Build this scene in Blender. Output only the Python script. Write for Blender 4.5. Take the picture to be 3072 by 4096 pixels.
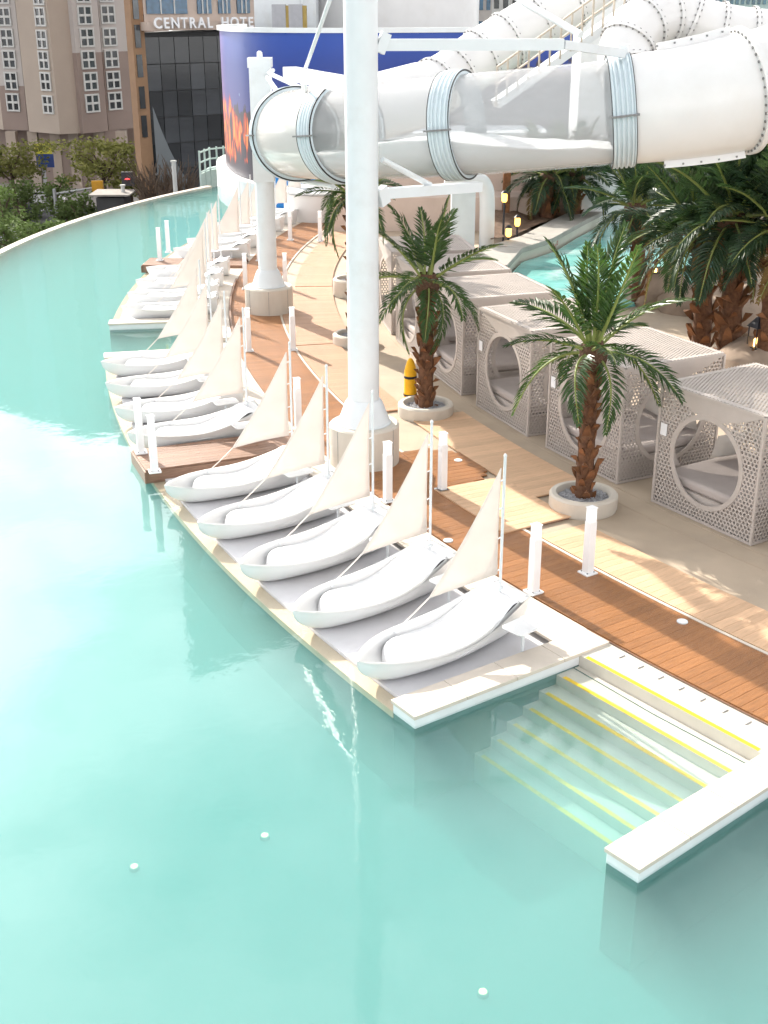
import bpy, math, random
from mathutils import Vector, Matrix, noise as mnoise

# ------------------------------------------------------------------ clear
for _o in list(bpy.data.objects):
    bpy.data.objects.remove(_o, do_unlink=True)
SC = bpy.context.scene
COL = SC.collection
rnd = random.Random(7)
R = math.radians

# ------------------------------------------------------------------ camera
CAM_H, PITCH, ROLL, FPX = 7.2, R(22.4567), R(-0.1272), 4881.25
cd = bpy.data.cameras.new('camera')
cd.sensor_fit = 'VERTICAL'; cd.sensor_height = 32.0
cd.lens = FPX / 4096 * 32.0
cd.clip_start = 0.1; cd.clip_end = 2000
cam = bpy.data.objects.new('camera', cd); COL.objects.link(cam)
CAM_M = Matrix.Rotation(math.pi / 2 - PITCH, 4, 'X') @ Matrix.Rotation(ROLL, 4, 'Z')
cam.matrix_world = Matrix.Translation((0, 0, CAM_H)) @ CAM_M
SC.camera = cam

# ------------------------------------------------------------------ sky and sun
SUN_AZ, SUN_EL = R(-33.0), R(31.0)          # azimuth from +Y towards +X, elevation
SUN_V = Vector((math.sin(SUN_AZ) * math.cos(SUN_EL), math.cos(SUN_AZ) * math.cos(SUN_EL), math.sin(SUN_EL)))
W = bpy.data.worlds.new('World'); SC.world = W; W.use_nodes = True
nt = W.node_tree; nt.nodes.clear()
n_out = nt.nodes.new('ShaderNodeOutputWorld'); n_bg = nt.nodes.new('ShaderNodeBackground')
n_sky = nt.nodes.new('ShaderNodeTexSky'); n_sky.sky_type = 'NISHITA'; n_sky.sun_disc = False
n_sky.sun_elevation = SUN_EL; n_sky.sun_rotation = SUN_AZ
n_sky.dust_density = 1.0; n_sky.air_density = 1.1; n_sky.ozone_density = 1.0
n_tc = nt.nodes.new('ShaderNodeTexCoord')
n_mp = nt.nodes.new('ShaderNodeMapping'); n_mp.inputs['Scale'].default_value = (1.0, 1.0, 2.2)
n_ns = nt.nodes.new('ShaderNodeTexNoise'); n_ns.inputs['Scale'].default_value = 2.6
n_ns.inputs['Detail'].default_value = 7; n_ns.inputs['Roughness'].default_value = 0.58
n_cr = nt.nodes.new('ShaderNodeValToRGB')
n_cr.color_ramp.elements[0].position = 0.32; n_cr.color_ramp.elements[1].position = 0.54
n_cr.color_ramp.elements[0].color = (0, 0, 0, 1); n_cr.color_ramp.elements[1].color = (0.85, 0.85, 0.85, 1)
n_bw = nt.nodes.new('ShaderNodeRGBToBW')
n_ma = nt.nodes.new('ShaderNodeMath'); n_ma.operation = 'MULTIPLY_ADD'
n_ma.inputs[1].default_value = 6.2; n_ma.inputs[2].default_value = 10.0
n_mx = nt.nodes.new('ShaderNodeMix'); n_mx.data_type = 'RGBA'
L = nt.links.new
L(n_tc.outputs['Generated'], n_mp.inputs[0]); L(n_mp.outputs[0], n_ns.inputs['Vector'])
L(n_ns.outputs['Fac'], n_cr.inputs[0]); L(n_cr.outputs[0], n_mx.inputs[0])
L(n_sky.outputs[0], n_bw.inputs[0]); L(n_bw.outputs[0], n_ma.inputs[0])
L(n_sky.outputs[0], n_mx.inputs[6]); L(n_ma.outputs[0], n_mx.inputs[7])
L(n_mx.outputs[2], n_bg.inputs[0]); L(n_bg.outputs[0], n_out.inputs[0])
n_bg.inputs[1].default_value = 0.05

sd = bpy.data.lights.new('sun', 'SUN'); sd.energy = 5.0; sd.angle = R(0.6); sd.color = (1.0, 0.93, 0.82)
sun = bpy.data.objects.new('sun', sd); COL.objects.link(sun)
sun.rotation_euler = SUN_V.to_track_quat('Z', 'Y').to_euler()

SC.view_settings.view_transform = 'Standard'; SC.view_settings.look = 'None'
SC.view_settings.exposure = 0.82; SC.view_settings.gamma = 1.0
SC.render.engine = 'CYCLES'
SC.cycles.use_denoising = True
SC.cycles.max_bounces = 6; SC.cycles.transparent_max_bounces = 16
SC.cycles.use_adaptive_sampling = True; SC.cycles.adaptive_threshold = 0.04; SC.cycles.adaptive_min_samples = 10
SC.cycles.diffuse_bounces = 2; SC.cycles.glossy_bounces = 3; SC.cycles.transmission_bounces = 2
SC.cycles.volume_bounces = 1
SC.cycles.sample_clamp_indirect = 8.0
SC.cycles.caustics_reflective = False; SC.cycles.caustics_refractive = False

# ------------------------------------------------------------------ layout helpers
K = 3072 / 1659.0
CR3 = CAM_M.to_3x3()
def _ray(px, py):
    x = (px * K - 1536) / FPX; y = -(py * K - 2048) / FPX
    return CR3 @ Vector((x, y, -1.0))
def at(px, py, z=0.0):                       # survey point: picture position on the level z
    d = _ray(px, py); t = (z - CAM_H) / d.z
    return Vector((0, 0, CAM_H)) + d * t
def atY(px, py, Y):                          # survey point: picture position at the distance Y
    d = _ray(px, py)
    return Vector((0, 0, CAM_H)) + d * (Y / d.y)
CX, CY = 34.10, 35.27                        # centre of the curved terrace
def PP(r, a, z=0.0):
    a = R(a); return Vector((CX - r * math.cos(a), CY + r * math.sin(a), z))

# ------------------------------------------------------------------ mesh helpers
class MB:
    def __init__(s): s.v = []; s.f = []
    def add(s, vs, fs):
        o = len(s.v); s.v += [tuple(p) for p in vs]; s.f += [tuple(i + o for i in f) for f in fs]; return s
    def box(s, c, d, M=None):
        x, y, z = (k / 2 for k in d); c = Vector(c)
        vs = [Vector((sx * x, sy * y, sz * z)) for sz in (-1, 1) for sx, sy in ((-1, -1), (1, -1), (1, 1), (-1, 1))]
        vs = [(M @ p if M else p) + c for p in vs]
        return s.add(vs, [(3, 2, 1, 0), (4, 5, 6, 7), (0, 1, 5, 4), (1, 2, 6, 5), (2, 3, 7, 6), (3, 0, 4, 7)])
    def bar(s, a, b, w, h=None):
        a = Vector(a); b = Vector(b); d = b - a; h = h or w
        M = d.to_track_quat('X', 'Z').to_matrix()
        return s.box((a + b) / 2, (d.length, w, h), M)
    def prism(s, pts, z0, z1):
        n = len(pts); vs = [(p[0], p[1], z0) for p in pts] + [(p[0], p[1], z1) for p in pts]
        fs = [tuple(range(n - 1, -1, -1)), tuple(range(n, 2 * n))] + [(i, (i + 1) % n, n + (i + 1) % n, n + i) for i in range(n)]
        return s.add(vs, fs)
    def tube(s, path, rad, n=10, caps=True, up=None):
        path = [Vector(p) for p in path]; m = len(path)
        rs = rad if isinstance(rad, (list, tuple)) else [rad] * m
        vs = []; prev = None
        for i, p in enumerate(path):
            t = (path[min(i + 1, m - 1)] - path[max(i - 1, 0)]).normalized()
            if prev is None:
                u = Vector((0, 0, 1)) if abs(t.z) < .95 else Vector((1, 0, 0))
                x = t.cross(u).normalized()
            else:
                x = (prev - t * prev.dot(t)).normalized()
            prev = x; y = t.cross(x)
            for k in range(n):
                a = 2 * math.pi * k / n
                vs.append(p + (x * math.cos(a) + y * math.sin(a)) * rs[i])
        fs = []
        for i in range(m - 1):
            for k in range(n):
                k2 = (k + 1) % n
                fs.append((i * n + k, i * n + k2, (i + 1) * n + k2, (i + 1) * n + k))
        if caps:
            fs.append(tuple(range(n - 1, -1, -1))); fs.append(tuple((m - 1) * n + k for k in range(n)))
        return s.add(vs, fs)
    def lathe(s, prof, n=32, c=(0, 0, 0), cap0=True, cap1=True):
        vs = []; m = len(prof)
        for r, z in prof:
            for k in range(n):
                a = 2 * math.pi * k / n; vs.append((c[0] + r * math.cos(a), c[1] + r * math.sin(a), c[2] + z))
        fs = [(i * n + k, i * n + (k + 1) % n, (i + 1) * n + (k + 1) % n, (i + 1) * n + k) for i in range(m - 1) for k in range(n)]
        if cap0: fs.append(tuple(range(n - 1, -1, -1)))
        if cap1: fs.append(tuple((m - 1) * n + k for k in range(n)))
        return s.add(vs, fs)
    def grid(s, rows):
        m, n = len(rows), len(rows[0]); vs = [p for r in rows for p in r]
        return s.add(vs, [(i * n + j, i * n + j + 1, (i + 1) * n + j + 1, (i + 1) * n + j) for i in range(m - 1) for j in range(n - 1)])
    def arc(s, r0, r1, a0, a1, z0, z1, n=None):   # solid ring sector of the terrace
        n = n or max(2, int(abs(a1 - a0) / 0.7) + 1)
        A = [a0 + (a1 - a0) * i / n for i in range(n + 1)]
        vs = []
        for a in A: vs += [PP(r0, a, z0), PP(r1, a, z0), PP(r1, a, z1), PP(r0, a, z1)]
        fs = []
        for i in range(n):
            b = 4 * i; c = b + 4
            for j in range(4):
                j2 = (j + 1) % 4; fs.append((b + j, b + j2, c + j2, c + j))
        fs += [(3, 2, 1, 0), (4 * n, 4 * n + 1, 4 * n + 2, 4 * n + 3)]
        return s.add(vs, fs)
    def mesh(s, name, mat=None, smooth=None):
        me = bpy.data.meshes.new(name); me.from_pydata(s.v, [], s.f); me.validate(clean_customdata=False)
        if mat: me.materials.append(mat)
        import bmesh
        bm = bmesh.new(); bm.from_mesh(me); bmesh.ops.recalc_face_normals(bm, faces=bm.faces); bm.to_mesh(me); bm.free()
        if smooth is not None:
            me.shade_smooth(); me.set_sharp_from_angle(angle=R(smooth))
        return me
    def obj(s, name, mat=None, parent=None, smooth=None):
        return mo(name, s.mesh(name, mat, smooth), parent)

def mo(name, me, parent=None, loc=None, rz=None, scale=None):
    o = bpy.data.objects.new(name, me); COL.objects.link(o)
    if parent: o.parent = parent
    if loc is not None: o.location = loc
    if rz is not None: o.rotation_euler = (0, 0, rz)
    if scale is not None: o.scale = scale
    return o
def bevel(o, w=0.01, seg=2, ang=35):
    m = o.modifiers.new('bevel', 'BEVEL'); m.width = w; m.segments = seg; m.limit_method = 'ANGLE'; m.angle_limit = R(ang); return o
def tag(o, label, cat, group=None):
    o['label'] = label; o['category'] = cat
    if group: o['group'] = group
    return o
def struct(o): o['kind'] = 'structure'; return o
def thing(name, label, cat, loc=(0, 0, 0), rz=0.0, group=None):
    o = bpy.data.objects.new(name, None); COL.objects.link(o); o.empty_display_size = 0.2
    o.location = loc; o.rotation_euler = (0, 0, rz); return tag(o, label, cat, group)
def copy_tree(o, parent=None):
    c = o.copy(); COL.objects.link(c); c.parent = parent
    for ch in [x for x in o.children]: copy_tree(ch, c)
    return c

# ------------------------------------------------------------------ materials
def mat(name, col, rough=0.6, var=0.12, scale=6.0, bump=0.0, bscale=40.0, spec=0.4, metal=0.0, coat=0.0, dirt=None, stretch=None, obj_rand=0.0):
    m = bpy.data.materials.new(name); m.use_nodes = True
    t = m.node_tree; b = t.nodes['Principled BSDF']
    b.inputs['Roughness'].default_value = rough; b.inputs['Metallic'].default_value = metal
    b.inputs['Specular IOR Level'].default_value = spec; b.inputs['Coat Weight'].default_value = coat
    tc = t.nodes.new('ShaderNodeTexCoord'); mp = t.nodes.new('ShaderNodeMapping')
    if stretch: mp.inputs['Scale'].default_value = stretch
    t.links.new(tc.outputs['Object'], mp.inputs[0])
    nz = t.nodes.new('ShaderNodeTexNoise'); nz.inputs['Scale'].default_value = scale; nz.inputs['Detail'].default_value = 6
    t.links.new(mp.outputs[0], nz.inputs['Vector'])
    r = t.nodes.new('ShaderNodeValToRGB'); t.links.new(nz.outputs['Fac'], r.inputs[0])
    c = Vector(col[:3]); lo = c * (1 - var); hi = c * (1 + var * .8)
    r.color_ramp.elements[0].position = .3; r.color_ramp.elements[1].position = .72
    r.color_ramp.elements[0].color = (*lo, 1); r.color_ramp.elements[1].color = (*[min(1, k) for k in hi], 1)
    out = r.outputs[0]
    if dirt:
        n2 = t.nodes.new('ShaderNodeTexNoise'); n2.inputs['Scale'].default_value = scale * .35; n2.inputs['Detail'].default_value = 9; n2.inputs['Roughness'].default_value = .65
        t.links.new(mp.outputs[0], n2.inputs['Vector'])
        r2 = t.nodes.new('ShaderNodeValToRGB'); r2.color_ramp.elements[0].position = .52; r2.color_ramp.elements[1].position = .72
        r2.color_ramp.elements[0].color = (0, 0, 0, 1); r2.color_ramp.elements[1].color = (dirt[3],) * 3 + (1,)
        t.links.new(n2.outputs['Fac'], r2.inputs[0])
        mx = t.nodes.new('ShaderNodeMix'); mx.data_type = 'RGBA'; mx.inputs[7].default_value = (*dirt[:3], 1)
        t.links.new(r2.outputs[0], mx.inputs[0]); t.links.new(out, mx.inputs[6]); out = mx.outputs[2]
    if obj_rand:
        oi = t.nodes.new('ShaderNodeObjectInfo'); hs = t.nodes.new('ShaderNodeHueSaturation')
        ma = t.nodes.new('ShaderNodeMapRange'); ma.inputs[3].default_value = 1 - obj_rand; ma.inputs[4].default_value = 1 + obj_rand
        t.links.new(oi.outputs['Random'], ma.inputs[0]); t.links.new(ma.outputs[0], hs.inputs['Value'])
        t.links.new(out, hs.inputs['Color']); out = hs.outputs[0]
    t.links.new(out, b.inputs['Base Color'])
    if bump:
        n3 = t.nodes.new('ShaderNodeTexNoise'); n3.inputs['Scale'].default_value = bscale; n3.inputs['Detail'].default_value = 5
        t.links.new(mp.outputs[0], n3.inputs['Vector'])
        bp = t.nodes.new('ShaderNodeBump'); bp.inputs['Strength'].default_value = bump; bp.inputs['Distance'].default_value = .02
        t.links.new(n3.outputs['Fac'], bp.inputs['Height']); t.links.new(bp.outputs[0], b.inputs['Normal'])
    return m
def emit(name, col, s):
    m = bpy.data.materials.new(name); m.use_nodes = True; b = m.node_tree.nodes['Principled BSDF']
    b.inputs['Base Color'].default_value = (*col, 1); b.inputs['Emission Color'].default_value = (*col, 1); b.inputs['Emission Strength'].default_value = s
    return m
def glassy(name, col, alpha, rough=0.04, diff=(.9, .9, .9)):
    # thin clear plastic / glass: see-through with a little haze and real gloss
    m = bpy.data.materials.new(name); m.use_nodes = True; t = m.node_tree; b = t.nodes['Principled BSDF']
    b.inputs['Base Color'].default_value = (*diff, 1); b.inputs['Roughness'].default_value = rough
    tr = t.nodes.new('ShaderNodeBsdfTransparent'); tr.inputs[0].default_value = (*col, 1)
    mx = t.nodes.new('ShaderNodeMixShader'); mx.inputs[0].default_value = alpha
    t.links.new(tr.outputs[0], mx.inputs[1]); t.links.new(b.outputs[0], mx.inputs[2])
    t.links.new(mx.outputs[0], t.nodes['Material Output'].inputs[0]); return m
def translucent(name, col, f=0.35, var=.06, rough=.8, scale=3):
    m = mat(name, col, rough, var, scale); t = m.node_tree; b = t.nodes['Principled BSDF']
    tl = t.nodes.new('ShaderNodeBsdfTranslucent'); tl.inputs[0].default_value = (*col, 1)
    mx = t.nodes.new('ShaderNodeMixShader'); mx.inputs[0].default_value = f
    t.links.new(b.outputs[0], mx.inputs[1]); t.links.new(tl.outputs[0], mx.inputs[2])
    t.links.new(mx.outputs[0], t.nodes['Material Output'].inputs[0]); return m

M = {}
M['gel'] = mat('white gelcoat', (.76, .76, .755), .32, .02, 2, spec=.5)
M['cushion'] = mat('white upholstery', (.77, .77, .78), .62, .025, 5, .12, 60)
M['sail'] = translucent('cream sailcloth', (.82, .76, .71), .30)
M['whitemetal'] = mat('white painted steel', (.68, .71, .73), .38, .03, 3, spec=.5, dirt=(.45, .40, .34, .25))
M['post'] = mat('white powder coated post', (.80, .80, .81), .42, .02, 5)
M['lens'] = emit('frosted lamp head', (.9, .9, .92), .12)
M['stone'] = mat('beige coping stone', (.62, .55, .47), .55, .07, 4, .15, 90, dirt=(.50, .42, .34, .35))
M['wetstone'] = mat('wet beige stone', (.60, .49, .35), .35, .08, 3, .1, 60)
M['platform'] = mat('pale grey deck paint', (.70, .69, .71), .6, .04, 2.5, .1, 80, dirt=(.5, .48, .46, .3))
M['whitewall'] = mat('white pool render', (.78, .79, .80), .5, .04, 3, dirt=(.55, .55, .5, .3))
M['step'] = mat('pale step tile', (.60, .56, .49), .5, .06, 4)
M['yellow'] = mat('yellow nosing strip', (.85, .55, .02), .5, .06, 8)
M['brownwood'] = mat('brown deck board', (.30, .132, .048), .36, .22, 5, .25, 60, stretch=(1, 9, 9), obj_rand=.12, dirt=(.20, .09, .05, .35))
M['darkwood'] = mat('brown dock board', (.26, .15, .10), .42, .2, 5, .25, 60, stretch=(1, 9, 9), obj_rand=.15)
M['tanwood'] = mat('tan deck board', (.63, .41, .255), .6, .12, 5, .25, 60, stretch=(1, 9, 9), obj_rand=.10)
M['tanwood2'] = mat('reflection toned tan board', (.45, .27, .17), .5, .12, 5, .25, 60, stretch=(1, 9, 9), obj_rand=.08)  # far panels: darkening by reflection put into the board colour
M['concrete'] = mat('beige concrete paving', (.45, .36, .27), .8, .10, 1.2, .3, 70, dirt=(.30, .26, .22, .5))
M['drum'] = mat('cast concrete', (.60, .55, .48), .75, .08, 2, .2, 30, dirt=(.42, .36, .30, .45), stretch=(1, 1, .35))
M['gravel'] = mat('pebbles', (.42, .42, .44), .8, .5, 30, .6, 60)
M['palmtrunk'] = mat('palm bark', (.13, .06, .03), .85, .4, 14, .7, 50)
M['boot'] = mat('palm leaf base', (.20, .085, .035), .8, .35, 10, .5, 40, obj_rand=.25)
M['fibre'] = mat('palm fibre', (.12, .065, .04), .95, .4, 30, .9, 90)
M['black'] = mat('black rubber', (.02, .02, .022), .5, .2, 5)
M['band'] = mat('pale blue flange paint', (.60, .68, .72), .4, .04, 4)
M['slide'] = mat('white fibreglass', (.75, .74, .735), .3, .03, 1.5, spec=.5, dirt=(.6, .56, .5, .25))
M['bolt'] = mat('bolt steel', (.22, .22, .22), .5, .2, 20)
M['foam'] = mat('white foaming water', (.85, .86, .86), .5, .05, 6, .6, 12)
M['cabana'] = mat('taupe painted lattice', (.47, .415, .38), .55, .06, 3, .1, 60)
M['mattress'] = mat('taupe mattress', (.44, .385, .36), .85, .05, 4, .2, 150)
M['pillow'] = mat('ivory pillow', (.66, .61, .56), .85, .05, 4, .2, 150)
M['paper'] = mat('white notice', (.82, .82, .84), .5, .02, 8)
M['lantern'] = mat('dark lantern metal', (.02, .022, .03), .5, .2, 8)
M['candle'] = emit('lantern glow', (1.0, .62, .22), 4.0)
M['lampglow'] = emit('warm lamp', (1.0, .55, .12), 2.2)
M['poollight'] = emit('underwater lamp', (1.0, .85, .35), 1.8)
def leafmat(name, c1, c2, rough=.4, spec=.4):
    m = mat(name, c1, rough, .25, 3, spec=spec, obj_rand=.25); t = m.node_tree; b = t.nodes['Principled BSDF']
    tl = t.nodes.new('ShaderNodeBsdfTranslucent'); tl.inputs[0].default_value = (*c2, 1)
    mx = t.nodes.new('ShaderNodeMixShader'); mx.inputs[0].default_value = .22
    t.links.new(b.outputs[0], mx.inputs[1]); t.links.new(tl.outputs[0], mx.inputs[2])
    t.links.new(mx.outputs[0], t.nodes['Material Output'].inputs[0]); return m
M['leaf'] = leafmat('palm leaflet', (.035, .075, .022), (.10, .20, .03))
M['leafbig'] = leafmat('dark palm leaflet', (.026, .056, .026), (.06, .12, .03))
M['rachis'] = mat('palm rib', (.22, .26, .07), .5, .15, 4)
M['pine'] = leafmat('pine foliage', (.25, .25, .085), (.12, .15, .03), .8, .1)
M['tree'] = leafmat('street tree foliage', (.13, .18, .065), (.08, .13, .03), .8, .1)
M['bark'] = mat('tree bark', (.10, .07, .05), .9, .3, 8, .6, 30)
M['asphalt'] = mat('asphalt', (.055, .055, .058), .85, .15, .5, .3, 40)
M['pavement'] = mat('street pavement', (.26, .24, .22), .85, .12, 1)

# ------------------------------------------------------------------ pool, water
WZ, FZ = -0.14, -1.20
RO = 41.27                                    # waterside edge of the terrace
def infinity(a, off=0.0, z=0.0):              # far overflow edge of the pool
    a = R(a); r = 38.62 + off
    return Vector((26.16 - r * math.cos(a), 36.81 + r * math.sin(a), z))
pool_poly = [infinity(a) for a in range(31, 0, -3)] + [Vector((-13.2, 30, 0)), Vector((-14.4, 15, 0)), Vector((-15, -9, 0)), Vector((14, -9, 0))] + [PP(38.9, a) for a in range(-52, 31, 3)]
fl = bpy.data.materials.new('turquoise pool tile'); fl.use_nodes = True
M['floor'] = mat('turquoise pool tile', (.115, .225, .21), .6, .04, .5)
b = MB(); n = len(pool_poly)
b.add([(p.x, p.y, FZ) for p in pool_poly], [tuple(range(n))])
b.add([(p.x, p.y, FZ) for p in pool_poly] + [(p.x, p.y, WZ - .03) for p in pool_poly], [(i, (i + 1) % n, n + (i + 1) % n, n + i) for i in range(n)])
struct(b.obj('pool_floor', M['floor']))
def water_mat():
    m = bpy.data.materials.new('pool water'); m.use_nodes = True; t = m.node_tree
    t.nodes.remove(t.nodes['Principled BSDF']); out = t.nodes['Material Output']
    tc = t.nodes.new('ShaderNodeTexCoord'); bps = None
    for sc, st, ds, stretch in ((.45, .10, .10, (1, .6, 1)), (3.4, .07, .02, (1, 1, 1)), (11.0, .045, .01, (1, .7, 1))):
        mp = t.nodes.new('ShaderNodeMapping'); mp.inputs['Scale'].default_value = stretch
        nz = t.nodes.new('ShaderNodeTexNoise'); nz.inputs['Scale'].default_value = sc; nz.inputs['Detail'].default_value = 3
        t.links.new(tc.outputs['Object'], mp.inputs[0]); t.links.new(mp.outputs[0], nz.inputs['Vector'])
        bp = t.nodes.new('ShaderNodeBump'); bp.inputs['Strength'].default_value = st; bp.inputs['Distance'].default_value = ds
        t.links.new(nz.outputs['Fac'], bp.inputs['Height'])
        if bps: t.links.new(bps.outputs[0], bp.inputs['Normal'])
        bps = bp
    fr = t.nodes.new('ShaderNodeFresnel'); fr.inputs[0].default_value = 1.333; t.links.new(bps.outputs[0], fr.inputs['Normal'])
    ge = t.nodes.new('ShaderNodeNewGeometry'); mr = t.nodes.new('ShaderNodeMapRange')      # same reflectance from below: the sheet does not bend rays
    mr.inputs[3].default_value = 1.46; mr.inputs[4].default_value = 1 / 1.46
    t.links.new(ge.outputs['Backfacing'], mr.inputs[0]); t.links.new(mr.outputs[0], fr.inputs[0])
    gl = t.nodes.new('ShaderNodeBsdfGlossy'); gl.inputs['Roughness'].default_value = .02; t.links.new(bps.outputs[0], gl.inputs['Normal'])
    tr = t.nodes.new('ShaderNodeBsdfTransparent')
    mx = t.nodes.new('ShaderNodeMixShader'); t.links.new(fr.outputs[0], mx.inputs[0])
    t.links.new(tr.outputs[0], mx.inputs[1]); t.links.new(gl.outputs[0], mx.inputs[2]); t.links.new(mx.outputs[0], out.inputs[0])
    ab = t.nodes.new('ShaderNodeVolumeAbsorption'); ab.inputs[0].default_value = (.24, .86, .83, 1); ab.inputs[1].default_value = .60
    sc = t.nodes.new('ShaderNodeVolumeScatter'); sc.inputs[0].default_value = (.70, 1.0, .96, 1); sc.inputs[1].default_value = .46; sc.inputs['Anisotropy'].default_value = 0.0
    ad = t.nodes.new('ShaderNodeAddShader'); t.links.new(ab.outputs[0], ad.inputs[0]); t.links.new(sc.outputs[0], ad.inputs[1])
    t.links.new(ad.outputs[0], out.inputs['Volume'])
    return m
M['water'] = water_mat()
wb = MB(); wp = [infinity(a, -.02) for a in range(31, 0, -3)] + [Vector((-13.18, 30, 0)), Vector((-14.38, 15, 0)), Vector((-14.98, -8.98, 0)), Vector((13.9, -8.98, 0))] + [PP(38.93, a) for a in range(-52, 31, 3)]
wb.prism([(p.x, p.y) for p in wp], FZ - .02, WZ)
struct(wb.obj('pool_water', M['water']))
# overflow coping of the far edge
b = MB(); rows = []
def edge_path(off, z):
    out = [Vector((-15.1 - off, -9, z)), Vector((-14.5 - off, 15, z)), Vector((-13.3 - off, 30, z))]
    return out + [infinity(a, off, z) for a in [x * 1.0 for x in range(2, 30)]]
PA = [edge_path(-.03, -1.3), edge_path(-.03, -.09), edge_path(.25, -.09), edge_path(.25, -.55), edge_path(.45, -.6), edge_path(.45, -3.0)]
for i in range(len(PA[0])): rows.append([pa[i] for pa in PA])
b.grid(rows); struct(b.obj('overflow_edge', M['stone'], smooth=30))

# underwater lamps
for i, (px, py) in enumerate(((572, 1806), (290, 1873), (1043, 2144))):
    p = at(px, py, FZ + .03)
    t = thing('underwater_lamp', ['round glowing underwater lamp below the pillar reflection', 'round glowing underwater lamp farthest left in the pool', 'round glowing underwater lamp nearest the bottom edge'][i], 'lamp', p, 0, 'underwater lamps')
    MB().lathe([(.055, -.03), (.055, 0), (.045, .012)], 20).obj('rim', M['floor'], t, 30)
    MB().lathe([(.04, .008), (.036, .02), (.015, .026)], 20).obj('lens', M['poollight'], t, 30)

# ------------------------------------------------------------------ terrace structure
STAIRS = [(-39.07, -35.10), (-11.75, -7.85)]
PLATS = [(-34.52, -23.05), (-21.55, -12.30), (-7.30, 25.5)]
b = MB()
for i, (a0, a1) in enumerate(((-34.52, -12.30), (-7.30, 26.0))):
    b.arc(38.62, 41.07, a0, a1, -1.3, -.11)
struct(b.obj('boat_platform', M['platform']))
b = MB()
for a0, a1 in ((-34.52, -12.30), (-7.30, 26.0)):
    b.arc(41.072, RO, a0, a1, -.24, -.155)
struct(b.obj('wet_platform_edge', M['wetstone']))
b = MB()
for a0, a1 in ((-34.52, -12.30), (-7.30, 26.0)): b.arc(41.074, RO - .005, a0, a1, -1.3, -.241)
struct(b.obj('platform_pool_wall', M['floor']))
# rear coping strip between platform and boardwalk, laid as stone slabs
cop = struct(MB().arc(38.3, 38.70, -46, 26, -1.3, -.036).obj('rear_coping', M['stone']))
slab = MB().box((0, 0, 0), (.56, .88, .035)).mesh('coping_slab', M['stone'])
for s0, s1 in ((-46.0, -39.62), (-34.50, -23.12), (-21.48, -12.32), (-7.28, 1.9), (3.6, 16.0)):
    ns = max(1, round((s1 - s0) / 1.32)); st = (s1 - s0) / ns
    for k in range(ns): mo('coping_slab', slab, cop, PP(38.58, s0 + st * (k + .5), -.016), R(-(s0 + st * (k + .5))), (1, (R(st) * 38.58 - .006) / .88, 1))
# stone joint marks on the landing of the near steps
b = MB()
for i in range(9):
    aa = -35.6 - i * .46
    b.box(PP(38.42, aa, -.024), (.10, .012, .006), Matrix.Rotation(R(-aa), 3, 'Z'))
slab_joints = b.obj('joint_marks', M['bolt'], cop)

# radial walls beside the steps
def stair_wall(a0, a1, label):
    t = thing('stair_wall', label, 'wall', PP(39.8, (a0 + a1) / 2, 0))
    inv = Matrix.Translation(-Vector(t.location))
    w = MB().arc(38.35, RO, a0, a1, WZ - .03, -.045, 3); w.v = [tuple(inv @ Vector(v)) for v in w.v]
    bevel(w.obj('wall_core', M['whitewall'], t), .008)
    w = MB().arc(38.36, RO - .004, a0 + .006, a1 - .006, -1.3, WZ - .031, 3); w.v = [tuple(inv @ Vector(v)) for v in w.v]; w.obj('submerged_wall', M['floor'], t)
    ra, rb, nn_ = 38.31, RO + .02, 4
    for k in range(nn_):
        q0 = ra + (rb - ra) * k / nn_ + .0025; q1 = ra + (rb - ra) * (k + 1) / nn_ - .0025
        c = MB().arc(q0, q1, a0 - .025, a1 + .025, -.044, .004, 2); c.v = [tuple(inv @ Vector(v)) for v in c.v]
        bevel(c.obj('cap_slab', M['stone'], t), .006)
stair_wall(-35.10, -34.52, 'beige capped low wall between nearest white boat bed and steps')
stair_wall(-39.60, -39.07, 'beige capped low wall nearest the camera, right of the steps')
stair_wall(-12.30, -11.75, 'beige capped low wall in front of the far sunken steps')
stair_wall(-7.85, -7.30, 'beige capped low wall behind the far sunken steps')
# steps
RS = [38.80, 39.16, 39.43, 39.68, 39.92, 40.16, 40.40]
def steps(a0, a1, label):
    t = thing('pool_steps', label, 'steps', PP(39.5, (a0 + a1) / 2, 0))
    off = Vector(t.location)
    for i, r in enumerate(RS):
        z = -.03 if i == 0 else -.06 - .125 * i
        r0 = 38.30 if i == 0 else RS[i - 1] - .02
        def q(rr, aa, zz): return PP(rr, aa, zz) - off
        b = MB(); pts = [q(r0, a0, 0), q(r, a0, 0), q(r, a1, 0), q(r0, a1, 0)]
        b.prism([(p.x, p.y) for p in pts], FZ, z)
        b.obj('step', M['step'], t)
        b = MB(); pts = [q(r - .062, a0 + .14, 0), q(r - .008, a0 + .14, 0), q(r - .008, a1 - .14, 0), q(r - .062, a1 - .14, 0)]
        b.prism([(p.x, p.y) for p in pts], z + .001, z + .006)
        b.obj('nosing_strip', M['yellow'], t)
steps(-39.07, -35.10, 'broad submerged pool steps with yellow nosing strips between low walls')
steps(-11.75, -7.85, 'far submerged pool steps with yellow strips beyond the wooden dock')

# paving under and behind the boardwalk
b = MB()
rr = [38.3, 36, 32, 26, 18, 8]
A = [-62 + i * 2 for i in range(58)]
b.grid([[PP(r, a, -.02) for r in rr] for a in A])
struct(b.obj('concrete_paving', M['concrete']))
# expansion joints / kerb line in front of the cabanas
b = MB(); b.arc(35.02, 35.06, -42, -20, -.019, -.014); b.arc(34.62, 34.66, -42, 0, -.019, -.012)
struct(b.obj('paving_joint', M['concrete']))

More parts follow.
